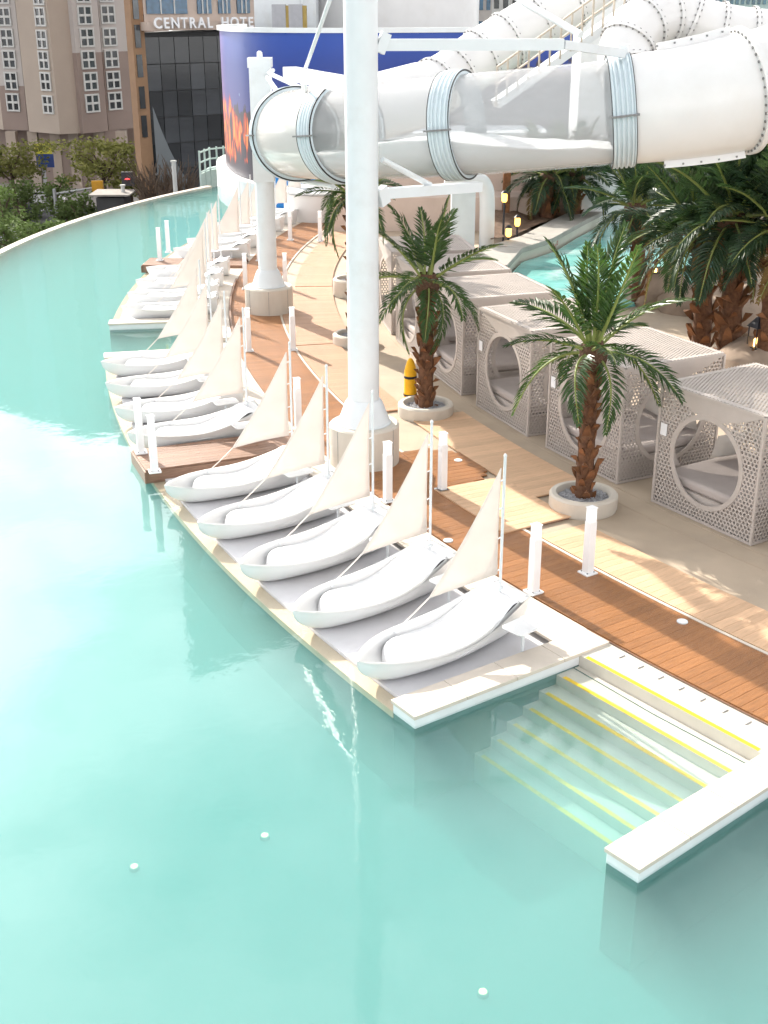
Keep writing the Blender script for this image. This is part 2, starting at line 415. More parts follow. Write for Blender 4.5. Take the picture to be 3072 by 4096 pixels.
# boardwalk: every board its own piece
bw = struct(MB().arc(37.02, 38.30, -45, 24, -.019, -.010).obj('boardwalk', M['darkwood']))
da = 0.2225
board = MB().box((0, 0, 0), (1.235, .1425, .03)).mesh('board', M['brownwood'])
a = -40.8
while a < 19.5:
    mo('board', board, bw, PP(37.66, a, -.004), R(-a), (1, 1, 1)); a += da
# pale edging strip between boardwalk and tan decks
b = MB()
b.arc(36.985, 37.035, -45, -20.8, -.018, .014); b.arc(36.985, 37.035, -20, 24, -.018, .012)
struct(b.obj('deck_edging', M['stone']))
# rounded brown deck round the big pillar, and tan deck panels
panels = [('tan_deck', 36.10, 36.975, -45.0, -30.55), ('tan_deck', 36.12, 37.36, -30.1, -26.95), ('tan_deck', 35.02, 36.115, -28.6, -21.6),
          ('tan_deck', 35.95, 36.975, -20.6, -12.35), ('tan_deck', 35.55, 36.975, -12.25, -2.3), ('tan_deck', 35.56, 36.6, -2.2, 12)]
for k, (nm, r0, r1, a0, a1) in enumerate(panels):
    t = struct(MB().arc(r0 + .02, r1 - .02, a0 + .03, a1 - .03, -.019, .008).obj('tan_deck', M['darkwood']))
    pitch = .236; me = MB().box((0, 0, 0), (r1 - r0, .1465, .024)).mesh('plank', M['tanwood' if k < 3 else 'tanwood2'])
    a = a0 + pitch / 2; top = .022 if k != 1 else .036
    while a < a1:
        mo('plank', me, t, PP((r0 + r1) / 2, a, top - .012), R(-a)); a += pitch
# round-ended brown deck lobe beside the pillar
cp = PP(37.05, -25.6); b = MB(); lobe = struct(MB().lathe([(1.02, -.019), (1.02, -.008)], 40, (cp.x, cp.y, 0)).obj('pillar_deck', M['black']))
for i in range(13):
    u = -.98 + i * .1465 + .07
    half = math.sqrt(max(0.02, 1.02 ** 2 - u * u)); ca = R(25.6)
    dirx = Vector((math.cos(ca), math.sin(ca), 0)); diry = Vector((-math.sin(ca), math.cos(ca), 0))
    o = MB().box((0, 0, 0), (half, .139, .026)).obj('board', M['brownwood'], lobe)
    o.location = cp + diry * u + dirx * (half / 2) + Vector((0, 0, .006)); o.rotation_euler = (0, 0, ca)

# ------------------------------------------------------------------ wooden docks
def dock(a0, a1, label):
    am = (a0 + a1) / 2; t = thing('wooden_dock', label, 'dock', PP(39.85, am, 0), R(-am)); wdt = abs(R(a1 - a0)) * 40
    x0, x1 = -1.52, 1.52
    f = MB(); f.box((0, -wdt / 2, -.05), (x1 - x0, .06, .2)); f.box((0, wdt / 2, -.05), (x1 - x0, .06, .2)); f.box((x0, 0, -.05), (.06, wdt + .06, .2))
    f.obj('fascia', M['darkwood'], t)
    nb = 9; pb = wdt / nb; me = MB().box((0, 0, 0), (x1 - x0, pb - .006, .03)).mesh('board', M['darkwood'])
    for i in range(nb): mo('board', me, t, (0.0, -wdt / 2 + pb * (i + .5), .066))
    return t
dock(-23.08, -21.52, 'brown wooden dock with two white lamp posts at its end, nearer')
dock(1.95, 3.55, 'far brown wooden dock with two white lamp posts at its end')

# ------------------------------------------------------------------ lamp bollards
def bollard_proto():
    t = thing('lamp_bollard', 'x', 'bollard')
    bevel(MB().box((0, 0, .012), (.20, .20, .024)).obj('base_plate', M['post'], t), .004)
    bevel(MB().box((0, 0, .40), (.118, .118, .76)).obj('shaft', M['post'], t), .008)
    h = bevel(MB().box((0, 0, .875), (.104, .104, .188)).obj('lamp_head', M['lens'], t), .006)
    bevel(MB().box((0, 0, .975), (.122, .122, .012)).obj('cap', M['post'], t), .003)
    for k in range(4):
        a = math.pi / 2 * k; mo('bolt', MB().lathe([(.011, .022), (.011, .036)], 6).mesh('bolt', M['bolt']), t, (.08 * math.cos(a + .785) * 1.05, .08 * math.sin(a + .785) * 1.05, .002))
    return t
bp0 = bollard_proto(); used = False
bol = [(38.20, -32.78, 'white lamp bollard beside the nearest boat bed, pool side of boardwalk'),
       (37.20, -32.70, 'white lamp bollard in front of the nearer palm planter'),
       (38.24, -27.10, 'white lamp bollard in front of the big concrete pillar base'),
       (37.25, -27.10, 'white lamp bollard on the rounded deck right of the big pillar'),
       (38.28, -21.25, 'white lamp bollard at the landward end of the nearer dock'),
       (38.07, -12.60, 'white lamp bollard left of the slim column base, pool side'),
       (37.08, -12.80, 'white lamp bollard right of the slim column base, on the tan deck edge'),
       (37.95, -2.6, 'white lamp bollard just behind the slim column, pool side'),
       (36.85, -2.6, 'white lamp bollard just behind the slim column, deck side'),
       (37.69, 9.1, 'white lamp bollard farthest along the boardwalk, pool side'),
       (36.66, 9.05, 'white lamp bollard farthest along the boardwalk, deck side'),
       (38.0, 3.6, 'white lamp bollard at the landward end of the far dock')]
for r, a, lab in bol:
    o = bp0 if not used else copy_tree(bp0); used = True
    o.location = PP(r, a, .012); o.rotation_euler = (0, 0, R(-a)); o['label'] = lab; o['group'] = 'white lamp bollards'
for px, py, lab in ((565, 1811, 'white lamp post at the tip of the nearer dock, left one'), (619, 1887, 'white lamp post at the tip of the nearer dock, right one'),
                    (640, 1042, 'white lamp post at the tip of the far dock, left one'), (674, 1009, 'white lamp post at the tip of the far dock, right one')):
    o = copy_tree(bp0); o.location = at(px / K, py / K, .085); o.rotation_euler = (0, 0, R(18 if py > 1500 else 0)); o['label'] = lab; o['group'] = 'white lamp bollards'

# recessed deck lights
for i, (px, py) in enumerate(((990, 994), (968, 1167), (1474, 1342), (735, 946))):
    p = at(px, py, .022); t = thing('deck_light', ['small round deck light on the rounded pillar deck', 'small round deck light beside the second boat bed', 'small round deck light on the boardwalk above the steps', 'small round deck light just left of the big pillar'][i], 'light', p, 0, 'recessed deck lights')
    MB().lathe([(.07, -.01), (.07, .004), (.055, .008)], 20).obj('ring', M['whitemetal'], t, 30)
    MB().lathe([(.05, .002), (.045, .012)], 20).obj('lens', M['lens'], t, 30)

# ------------------------------------------------------------------ boat beds
def interp(tbl, x):
    for (x0, y0), (x1, y1) in zip(tbl, tbl[1:]):
        if x <= x1:
            u = (x - x0) / (x1 - x0); u = max(0, u)
            return y0 + (y1 - y0) * u
    return tbl[-1][1]
def smooth_tbl(tbl, x, w=.12):
    return sum(interp(tbl, x + w * (k - 3) / 3) for k in range(7)) / 7
BEAM = [(-.2, 0), (0, .0), (.05, .058), (.12, .125), (.28, .255), (.55, .385), (.9, .460), (1.3, .470), (1.7, .435), (2.1, .37), (2.5, .30)]
SHEER = [(-.2, .345), (0, .34), (.4, .325), (.9, .305), (1.3, .305), (1.65, .355), (2.0, .455), (2.3, .56), (2.6, .64)]
LB = 2.42
def beam(x): return interp(BEAM, x) if x < .2 else smooth_tbl(BEAM, x)
def sheer(x): return smooth_tbl(SHEER, x, .15)
def keel(x):
    u = max(0, 1 - x / .50); k = .33 * (1 - math.sqrt(max(0, 1 - u * u)))
    v = max(0, (x - 2.0) / .42); return k + .10 * v * v
def make_boat():
    t = thing('boat_bed', 'x', 'boat bed')
    xs = [0.0, .03, .07, .12, .18, .25, .34, .44, .56, .7, .86, 1.04, 1.22, 1.4, 1.58, 1.76, 1.94, 2.1, 2.24, 2.34, LB]
    N = 14; rows = []
    for x in xs:
        bx, zs, zk = beam(x) + .004, sheer(x), keel(x); row = []
        for j in range(-N, N + 1):
            ph = (1 - abs(j) / N) * math.pi / 2
            y = bx * max(0, math.cos(ph)) ** .62 * (1 if j >= 0 else -1)
            fl = 1 - .22 * math.sin(ph)
            lip = .016 * (1 if j > 0 else -1) if abs(j) == N and x > .05 else 0
            row.append((x, y * fl + lip, zs - (zs - zk) * math.sin(ph) ** .95))
        # inner wall
        bi = max(.0, bx - .042); zi = max(zk + .045, .085); inn = []
        for j in range(N, -N - 1, -1):
            ph = (1 - abs(j) / N) * math.pi / 2
            y = bi * max(0, math.cos(ph)) ** .5 * (1 if j >= 0 else -1)
            inn.append((x, y * .97, zs - .002 - max(0, zs - zi) * math.sin(ph) ** .7))
        rows.append(row + inn)
    b = MB(); b.grid(rows)
    n = len(rows[0]); m = len(rows)
    b.add([rows[-1][i] for i in range(n)], [tuple(list(range(0, 2 * N + 1)))])       # transom
    b.add([(LB - .035, p[1] * .98, p[2]) for p in rows[-1][2 * N + 1:]], [tuple(range(2 * N + 1))])
    hull = b.obj('hull', M['gel'], t, 33)
    # cushion: rounded at the bow end, dished in the middle, rising to a headrest
    xs2 = [.47, .485, .52, .58, .66, .78, .92, 1.08, 1.24, 1.4, 1.56, 1.7, 1.84, 1.96, 2.06, 2.14, 2.2, 2.25, 2.29]
    TOP = [(.4, .26), (.55, .305), (.75, .295), (1.05, .235), (1.35, .225), (1.6, .29), (1.85, .415), (2.05, .545), (2.2, .61), (2.4, .58)]
    b = MB(); rows = []
    for i, x in enumerate(xs2):
        w = max(.06, beam(x) - .043); zt = smooth_tbl(TOP, x, .08)
        e = (x - .47) / .16
        if e < 1: zt = .09 + (zt - .09) * math.sqrt(max(0, 1 - (1 - e) ** 2))
        if x > 2.16: zt -= .5 * (x - 2.16) ** 1.0 * .6
        e2 = (x - .47) / .36; ww = w * (1 if e2 >= 1 else (.30 + .70 * math.sqrt(max(0, 1 - (1 - e2) ** 2))))
        row = []
        for j in range(-8, 9):
            u = j / 8; y = ww * math.copysign(abs(u) ** .85, u)
            drop = (.022 + .09 * max(0, 1 - (x - .47) / .5)) * abs(u) ** 4 + .004 * u * u
            zz = zt - drop - (.012 if abs(j) == 8 else 0)
            row.append((x, y, max(.085, zz)))
        rows.append(row)
    b.grid(rows); b.add([(2.295, p[1], p[2]) for p in rows[-1]] + [(2.33, .2, .42), (2.33, -.2, .42)], [tuple(range(17)) + (17, 18)])
    b.obj('cushion', M['cushion'], t, 60)
    # stern board behind the headrest
    sb = MB(); sb.prism([(2.27, -.33), (2.45, -.30), (2.45, -.12), (2.40, -.08), (2.40, .08), (2.45, .12), (2.45, .30), (2.27, .33)], .525, .56)
    bevel(sb.obj('stern_board', M['gel'], t), .01)
    mast_x = 2.21; z0, z1 = .60, 2.36
    b = MB().tube([(mast_x, 0, z0 - .1), (mast_x + .005, 0, z1)], .0185, 10); b.lathe([(.012, 0), (.024, .012), (.016, .035), (.004, .045)], 10, (mast_x + .005, 0, z1))
    mast = b.obj('mast', M['whitemetal'], t, 40)
    MB().lathe([(.05, 0), (.05, .012), (.028, .03)], 14, (mast_x, 0, z0 + .03)).obj('mast_foot', M['whitemetal'], mast, 40)
    # sail: head near the masthead, clew low on the mast, tack forward, luff continues as a rope to the rim
    H = Vector((mast_x - .055, .0, 2.23)); Cw = Vector((mast_x - .06, .0, .84)); Tk = Vector((1.24, .20, .70)); En = Vector((.86, .37, .30))
    rows = []; n1 = 12
    for i in range(n1 + 1):
        v = i / n1
        lf = H.lerp(Tk, v); lf = lf + Vector((.035 * math.sin(math.pi * v), -.015 * math.sin(math.pi * v), -.0))
        lc = H.lerp(Cw, v) - Vector((.012 * math.sin(math.pi * v), 0, 0))
        row = []
        for j in range(9):
            u = j / 8; p = lc.lerp(lf, u); s = math.sin(math.pi * u) * v
            p = p + Vector((0, -.05 * s, .035 * math.sin(math.pi * u) * (v ** 6)))
            row.append(p)
        rows.append(row)
    b = MB(); b.grid(rows); sail = b.obj('sail', M['sail'], t, 60)
    md = sail.modifiers.new('thick', 'SOLIDIFY'); md.thickness = .004
    MB().tube([Tk, (Tk + En) / 2 - Vector((0, 0, .008)), En], .009, 6).obj('rope', M['sail'], sail)
    MB().tube([r_[-1] for r_ in rows], .007, 5).obj('hem', M['sail'], sail); MB().tube([r_[0] for r_ in rows], .006, 5).obj('hem', M['sail'], sail); MB().tube(rows[-1], .006, 5).obj('hem', M['sail'], sail)
    for v in (.12, .38, .66, .97):
        p = H.lerp(Cw, v) - Vector((.012 * math.sin(math.pi * v), 0, 0))
        MB().tube([p, (mast_x - .022, 0, p.z + .01)], .008, 6).obj('tie', M['whitemetal'], sail)
    MB().lathe([(.02, 0), (.02, .03), (.01, .04)], 10, (En.x, En.y, En.z - .015)).obj('cleat', M['whitemetal'], hull, 40)
    return t
boat0 = make_boat()
def make_table():
    t = thing('side_table', 'x', 'table')
    pts = []
    for cx, cy, a0 in ((.17, .11, 0), (-.17, .11, 90), (-.17, -.11, 180), (.17, -.11, 270)):
        for k in range(6):
            a = R(a0 + k * 18); pts.append((cx + .06 * math.cos(a), cy + .06 * math.sin(a)))
    tp = MB(); tp.prism(pts, .435, .452); bevel(tp.obj('tray', M['gel'], t), .004)
    MB().tube([(0, 0, 0), (0, 0, .436)], .021, 12).obj('post', M['whitemetal'], t, 40)
    MB().lathe([(.07, 0), (.07, .012), (.03, .02)], 16).obj('foot', M['whitemetal'], t, 40)
    return t
table0 = make_table()
ordn = ['nearest', 'second', 'third', 'fourth', 'fifth', 'sixth', 'seventh', 'eighth']
BOATS = []
g1 = [(-33.67, 3.4), (-31.55, 5.6), (-29.32, 6.0), (-27.03, 4.5), (-24.71, 2.3)]
g2 = [(-20.81, .3), (-18.64, .3), (-16.23, 0), (-13.93, 0)]
g3 = [(-6.60, 0), (-4.38, 0), (-2.04, 0), (.45, 0)]
g4 = [(4.74, 0), (7.11, 0), (9.45, 0), (11.8, 0), (14.1, 0), (16.4, 0)]
for grp, where in ((g1, 'counted from the near steps, before the nearer dock'), (g2, 'counted outward, between the nearer dock and far steps'),
                   (g3, 'counted outward, between the far steps and far dock'), (g4, 'counted outward, beyond the far dock')):
    for i, (a, dh) in enumerate(grp): BOATS.append((a, dh, '%s white boat-shaped bed with cream sail, %s' % (ordn[i], where), ordn[i], where))
first = True
for a, dh, lab, od, where in BOATS:
    o = boat0 if first else copy_tree(boat0)
    rb = 41.36 if a < -10 else (41.02 if a < 1 else 40.86)
    p = PP(rb, a, -.108); hd = R(-a + dh)
    o.location = p; o.rotation_euler = (0, 0, hd); o['label'] = lab; o['group'] = 'white boat beds with sails'
    for ch in o.children:
        if ch.name.startswith('sail'):
            sw = R(rnd.uniform(-1.6, 1.6)); ch.rotation_euler = (0, 0, sw); ch.location = (2.21 - 2.21 * math.cos(sw), -2.21 * math.sin(sw), 0)
    q = table0 if first else copy_tree(table0)
    lx, ly = (2.0, -.66)
    q.location = p + Vector((lx * math.cos(hd) - ly * math.sin(hd), lx * math.sin(hd) + ly * math.cos(hd), 0))
    q.rotation_euler = (0, 0, hd + .1)
    q['label'] = 'small white tray table by the stern of the %s boat bed %s' % (od, {'counted from the near steps, before the nearer dock': 'from the near steps', 'counted outward, between the nearer dock and far steps': 'past the nearer dock', 'counted outward, between the far steps and far dock': 'past the far steps', 'counted outward, beyond the far dock': 'past the far dock'}[where]); q['group'] = 'tray tables beside boat beds'
    first = False

# curved stone bench behind the far boat beds
t = thing('curved_bench', 'curved pale stone bench left of the slim column base', 'bench', PP(38.3, -7))
off = Vector(t.location)
def rel(bm): bm.v = [tuple(Vector(v) - off) for v in bm.v]; return bm
bevel(rel(MB().arc(38.32, 38.78, -10.9, -1.0, -.02, .06)).obj('bench_top', M['stone'], t), .01)
rel(MB().arc(38.26, 38.31, -10.9, -1.0, -.02, .10)).obj('bench_edge', M['darkwood'], t)

# ------------------------------------------------------------------ pillars
def pillar(name, label, loc, rd, hd, rp, top, rc):
    t = thing(name, label, 'pillar', loc)
    b = MB(); b.lathe([(rd, -.02), (rd, hd - .03), (rd - .03, hd)], 56); d = b.obj('concrete_base', M['drum'], t, 40)
    for k in range(7):
        a = k * 2 * math.pi / 7 + .3
        MB().box((rd * math.cos(a), rd * math.sin(a), hd / 2), (.006, .008, hd - .06), Matrix.Rotation(a, 3, 'Z')).obj('mould_seam', M['bolt'], d)
    MB().lathe([(rc, hd + .002), (rc, hd + .02), (rc - .02, hd + .03), (rp + .06, hd + .36), (rp + .015, hd + .42)], 48).obj('flared_foot', M['whitemetal'], t, 35)
    MB().lathe([(rp, hd + .02), (rp, top)], 48).obj('shaft', M['whitemetal'], t, 40)
    return t
P1 = Vector((-.335, 19.72, 0)); P2 = Vector((-2.93, 30.95, 0))
pil = pillar('steel_pillar', 'tall thick white steel pillar on a round concrete base', P1, .595, .70, .258, 14.5, .46)
pil2 = pillar('slim_column', 'slimmer white column on a round concrete base, behind the sails', P2, .61, .66, .235, 6.05, .44)
# head plate of the slim column
hp = MB(); hp.box((0, 0, 6.0), (.56, .50, .22)); hp.obj('head_box', M['whitemetal'], pil2)
MB().lathe([(.07, 6.11), (.065, 6.22), (.03, 6.26)], 16).obj('head_knob', M['whitemetal'], pil2, 30)
hc = MB(); hc.box((0, 0, 4.6), (.50, .47, 2.7)); hc.obj('upper_casing', M['whitemetal'], pil2)

# ------------------------------------------------------------------ water slide (front tube)
def catmull(pts, n=10):
    out = []; P = [pts[0] * 2 - pts[1]] + pts + [pts[-1] * 2 - pts[-2]]
    for i in range(1, len(P) - 2):
        for k in range(n):
            t = k / n; p0, p1, p2, p3 = P[i - 1:i + 3]
            out.append(.5 * ((2 * p1) + (p2 - p0) * t + (2 * p0 - 5 * p1 + 4 * p2 - p3) * t * t + (3 * p1 - p0 - 3 * p2 + p3) * t ** 3))
    out.append(pts[-1]); return out
S3, S2, S1, S0 = atY(1340, 241, 21.95), atY(988, 272, 22.6), atY(738, 287, 24.2), atY(638, 290, 26.2)
S4 = atY(1605, 198, 22.1); S5 = atY(1850, 118, 22.6); S6 = atY(2150, 20, 23.4)
Sm1 = atY(632, 286, 28.8); Sm2 = atY(690, 262, 31.5); Sm3 = atY(800, 235, 34); Sm4 = atY(905, 205, 36)
FULL = catmull([Sm4, Sm3, Sm2, Sm1, S0, S1, S2, S3, S4, S5, S6], 14)
def nearest(p): return min(range(len(FULL)), key=lambda i: (FULL[i] - p).length)
i0, i1, i2, i3, i4 = (nearest(p) for p in (S0, S1, S2, S3, S4))
slide = thing('water_slide', 'big front water slide tube with clear sections and pale blue rings', 'water slide', (P1.x, P1.y, 0))
so = Vector(slide.location)
def srel(bm): bm.v = [tuple(Vector(v) - so) for v in bm.v]; return bm
M['acrylic'] = glassy('clear acrylic', (.86, .87, .88), .33, .06, (.80, .80, .81)); M['haze'] = glassy('hazy acrylic', (.95, .94, .92), .66, .12, (.88, .86, .83))
RT = .86
for nm, a_, b_ in (('clear_tube', i0, i1), ('clear_tube', i1, i2), ('clear_tube', i2, i3)):
    srel(MB().tube(FULL[a_:b_ + 1], RT, 56, caps=False)).obj(nm, M['haze'] if a_ == i0 else M['acrylic'], slide, 60)
srel(MB().tube(FULL[:i0 + 1], RT, 48, caps=False)).obj('white_tube', M['slide'], slide, 60)
pth = FULL[i3:i4 + 1]; srel(MB().tube(pth, [RT + .02 + .10 * (k / (len(pth) - 1)) for k in range(len(pth))], 56, caps=False)).obj('white_tube', M['slide'], slide, 60)
srel(MB().tube(FULL[i4:], .95, 48, caps=False)).obj('white_tube', M['slide'], slide, 60)
def frame_at(i):
    t = (FULL[i + 1] - FULL[i - 1]).normalized(); x = t.cross(Vector((0, 0, 1))).normalized(); return FULL[i], t, x, x.cross(t)
def ring(i, w, prof, name, m, parent=slide, n=64):
    p, t, x, y = frame_at(i); rows = []
    for k in range(n + 1):
        a = 2 * math.pi * k / n; d = x * math.cos(a) + y * math.sin(a)
        rows.append([p + t * (u * w) + d * r - so for u, r in prof])
    b = MB(); b.grid(rows); return b.obj(name, m, parent, 40)
for i in (i0, i1, i2, i3):
    wv = .19
    prof = [(-1, RT - .01), (-1, RT + .07), (-.82, RT + .075)]
    for k in range(4):
        u = -.7 + k * .42
        prof += [(u, RT + .055), (u + .07, RT + .085), (u + .2, RT + .085), (u + .27, RT + .055)]
    prof += [(.9, RT + .075), (1, RT + .07), (1, RT - .01)]
    bd = ring(i, wv, prof, 'joint_band', M['band'])
    for s in (-1, 1):
        ring(i, wv, [(s * 1.01, RT + .048), (s * 1.01, RT + .076), (s * 1.06, RT + .076), (s * 1.06, RT + .048)], 'gasket', M['black'], bd)
    p, t, x, y = frame_at(i)
    side = x if (x.y < 0) else -x
    c = p + side * (RT + .085) - so
    Mx = Matrix((t, side, Vector((0, 0, 1)))).transposed()
    MB().box(c, (wv * 2.5, .10, .03), Mx).obj('clamp', M['bolt'], bd)
# circular bolted flange and lengthwise flanges on the white section
fl = ring(i4, .05, [(-1, .94), (-1, 1.06), (1, 1.06), (1, .94)], 'bolted_flange', M['slide'])
p, t, x, y = frame_at(i4); bl = MB()
for k in range(44):
    a = 2 * math.pi * k / 44; d = x * math.cos(a) + y * math.sin(a)
    c = p - t * .055 + d * 1.0 - so; bl.box(c, (.035, .035, .03), Matrix((d, t.cross(d), t)).transposed())
bl.obj('flange_bolts', M['bolt'], fl)
for sgn in (-1, 1):
    rows = []; bl = MB(); idx = list(range(i3 + 4, i4)) or [i3 + 1, i4]
    for j, i in enumerate(idx):
        p, t, x, y = frame_at(i); q = (i - i3) / max(1, i4 - i3); rr_ = RT + .02 + .10 * q
        d = (y * (-sgn) + (x if x.y < 0 else -x) * .25).normalized() if sgn > 0 else y
        rows.append([p + d * (rr_ - .02) + t * 0 - so, p + d * (rr_ + .12) - so])
        if j % 2 == 0: bl.box(p + d * (rr_ + .07) + (x if x.y < 0 else -x) * .012 - so, (.03, .03, .03), Matrix((t, x, y)).transposed())
    b = MB(); b.grid(rows); o = b.obj('length_flange', M['slide'], slide); md = o.modifiers.new('thick', 'SOLIDIFY'); md.thickness = .02; md.offset = 0
    bl.obj('flange_bolts', M['bolt'], o)
# running water inside the clear tube
rows = []
for i in range(i0 + 1, i3):
    p, t, x, y = frame_at(i); q = (i - i0) / (i3 - i0)
    lev = -.40 + .05 * math.sin(q * 9.0) + .30 * math.exp(-((q - .58) / .17) ** 2) - .18 * max(0, (q - .7) / .3)
    row = []
    for k in range(25):
        u = -1 + k / 12
        hw = math.sqrt(max(.01, (RT - .03) ** 2 - lev ** 2))
        zz = lev + .03 * mnoise.noise(Vector((i * .33, u * 2.2, 1.3))) + .035 * mnoise.noise(Vector((i * 1.3, u * 7, 4.1)))
        xx = u * hw
        lim = math.sqrt(max(.0, (RT - .02) ** 2 - xx * xx)); zz = max(-lim, min(lim, zz))
        row.append(p + x * xx + y * zz - so)
    for k in range(12):
        a = math.pi * (k + 1) / 13; u = 1
        al = math.asin(max(-1, min(1, lev / (RT - .03))))
        ang = al - (k + 1) / 13 * (math.pi + 2 * al)
        row.append(p + x * (RT - .03) * math.cos(ang) + y * (RT - .03) * math.sin(ang) - so)
    row.append(row[0]); rows.append(row)
b = MB(); b.grid(rows); fo = b.obj('running_water', M['foam'], slide, 70)
# arms and braces from the big pillar
arm = thing('slide_support_arm', 'white steel arm reaching right from the pillar above the tube', 'beam', P1); ao = Vector(arm.location)
def A_(px, py, Y): return atY(px, py, Y) - ao
b = MB(); a0_, a1_, a2_ = A_(832, 97, 19.85), A_(1215, 96, 20.4), A_(1345, 116, 21.6)
b.bar(a0_, a1_, .16, .17); b.bar(a1_, a2_, .13, .13); b.obj('beam', M['whitemetal'], arm)
b = MB(); b.bar(A_(1345, 108, 21.7), S3 + Vector((0, 0, 1.0)) - ao, .12, .16); b.obj('hanger', M['whitemetal'], arm)
MB().bar(A_(817, 88, 19.75), A_(836, 97, 19.8), .1, .3).obj('bracket', M['whitemetal'], arm)
b = MB(); b.tube([A_(1255, 75, 20.6), A_(1140, 10, 21.8), A_(1095, -20, 22.5)], .055, 10); b.obj('tie_rod', M['whitemetal'], arm, 40)
arm2 = thing('slide_support_arm', 'white steel arm under the tube right of the pillar', 'beam', P1)
b = MB(); b.bar(A_(826, 418, 19.9), A_(1035, 403, 21.2), .17, .16); b.obj('beam', M['whitemetal'], arm2)
MB().tube([A_(826, 345, 19.8), A_(930, 400, 20.6)], .045, 10).obj('brace', M['whitemetal'], arm2, 40)
MB().bar(A_(817, 430, 19.75), A_(834, 417, 19.9), .12, .28).obj('bracket', M['whitemetal'], arm2)
arm3 = thing('slide_support_arm', 'white box beam left of the pillar above the clear tube', 'beam', P1)
b = MB(); b.bar(A_(626, 158, 23.8), A_(752, 183, 20.2), .26, .22); b.obj('beam', M['whitemetal'], arm3)
MB().tube([A_(660, 148, 22.8), A_(723, -30, 20.6)], .034, 10).obj('tie_rod', M['whitemetal'], arm3, 40)
MB().tube([A_(660, 160, 23.2), A_(660, 200, 24.6)], .03, 8).obj('hanger', M['whitemetal'], arm3, 40)
MB().tube([A_(648, 170, 24.5), A_(655, 190, 24.9)], .03, 8).obj('hanger', M['whitemetal'], arm3, 40)
arm4 = thing('slide_brace', 'white braces between slim column and the tube end', 'brace', P2); a4 = Vector(P2)
for q0, q1 in (((576, 165, 30.6), (597, 195, 27)), ((580, 158, 30.4), (665, 197, 25.6)), ((576, 160, 30.6), (590, 152, 30.2)), ((600, 380, 30.5), (660, 392, 26.5)), ((660, 392, 26.5), (720, 403, 24.5))):
    MB().tube([atY(*q0) - a4, atY(*q1) - a4], .05, 8).obj('strut', M['whitemetal'], arm4, 40)
# white bent pipe right of the lower arm
bp_ = thing('bent_pipe', 'thick white pipe bending down beside the lower slide arm', 'pipe', at(1050, 545, 0)); bo = Vector(bp_.location); Yb = bo.y
pts = [atY(960, 388, Yb), atY(1030, 390, Yb), atY(1047, 402, Yb), atY(1052, 425, Yb), atY(1052, 480, Yb), at(1050, 545, -.05)]
MB().tube([p - bo for p in catmull(pts, 5)], .24, 24).obj('pipe', M['whitemetal'], bp_, 50)
MB().lathe([(.36, -.02), (.36, .03), (.25, .05)], 24).obj('foot', M['whitemetal'], bp_, 40)
MB().box((-.75, .3, 1.1), (.75, .5, 2.2)).obj('service_cabinet', M['band'], bp_)

# ------------------------------------------------------------------ cabanas
CW, CHT = 2.02, 1.93
def hex_panel(w, h, hole=None, pitch=.070, wall=.33, name='lattice'):
    """perforated sheet in the local XZ plane centred at x=0, z from 0 to h"""
    b = MB(); rr_ = pitch / math.sqrt(3); ri = rr_ * (1 - wall)
    dz = rr_ * 1.5; nz = int((h - .05) / dz); nx = int((w - .05) / pitch)
    vs = []; fs = []; key = {}
    def vid(p):
        k = (round(p[0], 4), round(p[1], 4))
        if k not in key: key[k] = len(vs); vs.append((p[0], 0, p[1]))
        return key[k]
    for j in range(nz + 1):
        z = .03 + j * dz
        for i in range(nx + 1):
            x = -w / 2 + .03 + i * pitch + (pitch / 2 if j % 2 else 0)
            if abs(x) > w / 2 - .02 or z > h - .02: continue
            if hole and math.hypot((x - hole[0]) / hole[2], (z - hole[1]) / hole[2]) < 1.0: continue
            o = [vid((x + rr_ * math.sin(math.pi / 3 * k), z + rr_ * math.cos(math.pi / 3 * k))) for k in range(6)]
            n = [vid((x + ri * math.sin(math.pi / 3 * k), z + ri * math.cos(math.pi / 3 * k))) for k in range(6)]
            for k in range(6): fs.append((o[k], o[(k + 1) % 6], n[(k + 1) % 6], n[k]))
    b.add(vs, fs); return b
def solid_obj(bm, name, m, parent, th=.008):
    me = bm.mesh(name, m); o = mo(name, me, parent); md = o.modifiers.new('thick', 'SOLIDIFY'); md.thickness = th; md.offset = 0; return o
HOLE = (0, .93, .655)
def ring_mesh(hole, w0, w1, th, n=56):
    b = MB(); rows = []
    for k in range(n + 1):
        a = 2 * math.pi * k / n; c, s_ = math.cos(a), math.sin(a); r = hole[2]
        rows.append([(hole[0] + c * (r + d), y, hole[1] + s_ * (r + d)) for d, y in ((-w0, -th), (w1, -th), (w1, th), (-w0, th), (-w0, -th))])
    b.grid(rows); return b.mesh('opening_rim', M['cabana'], 40)
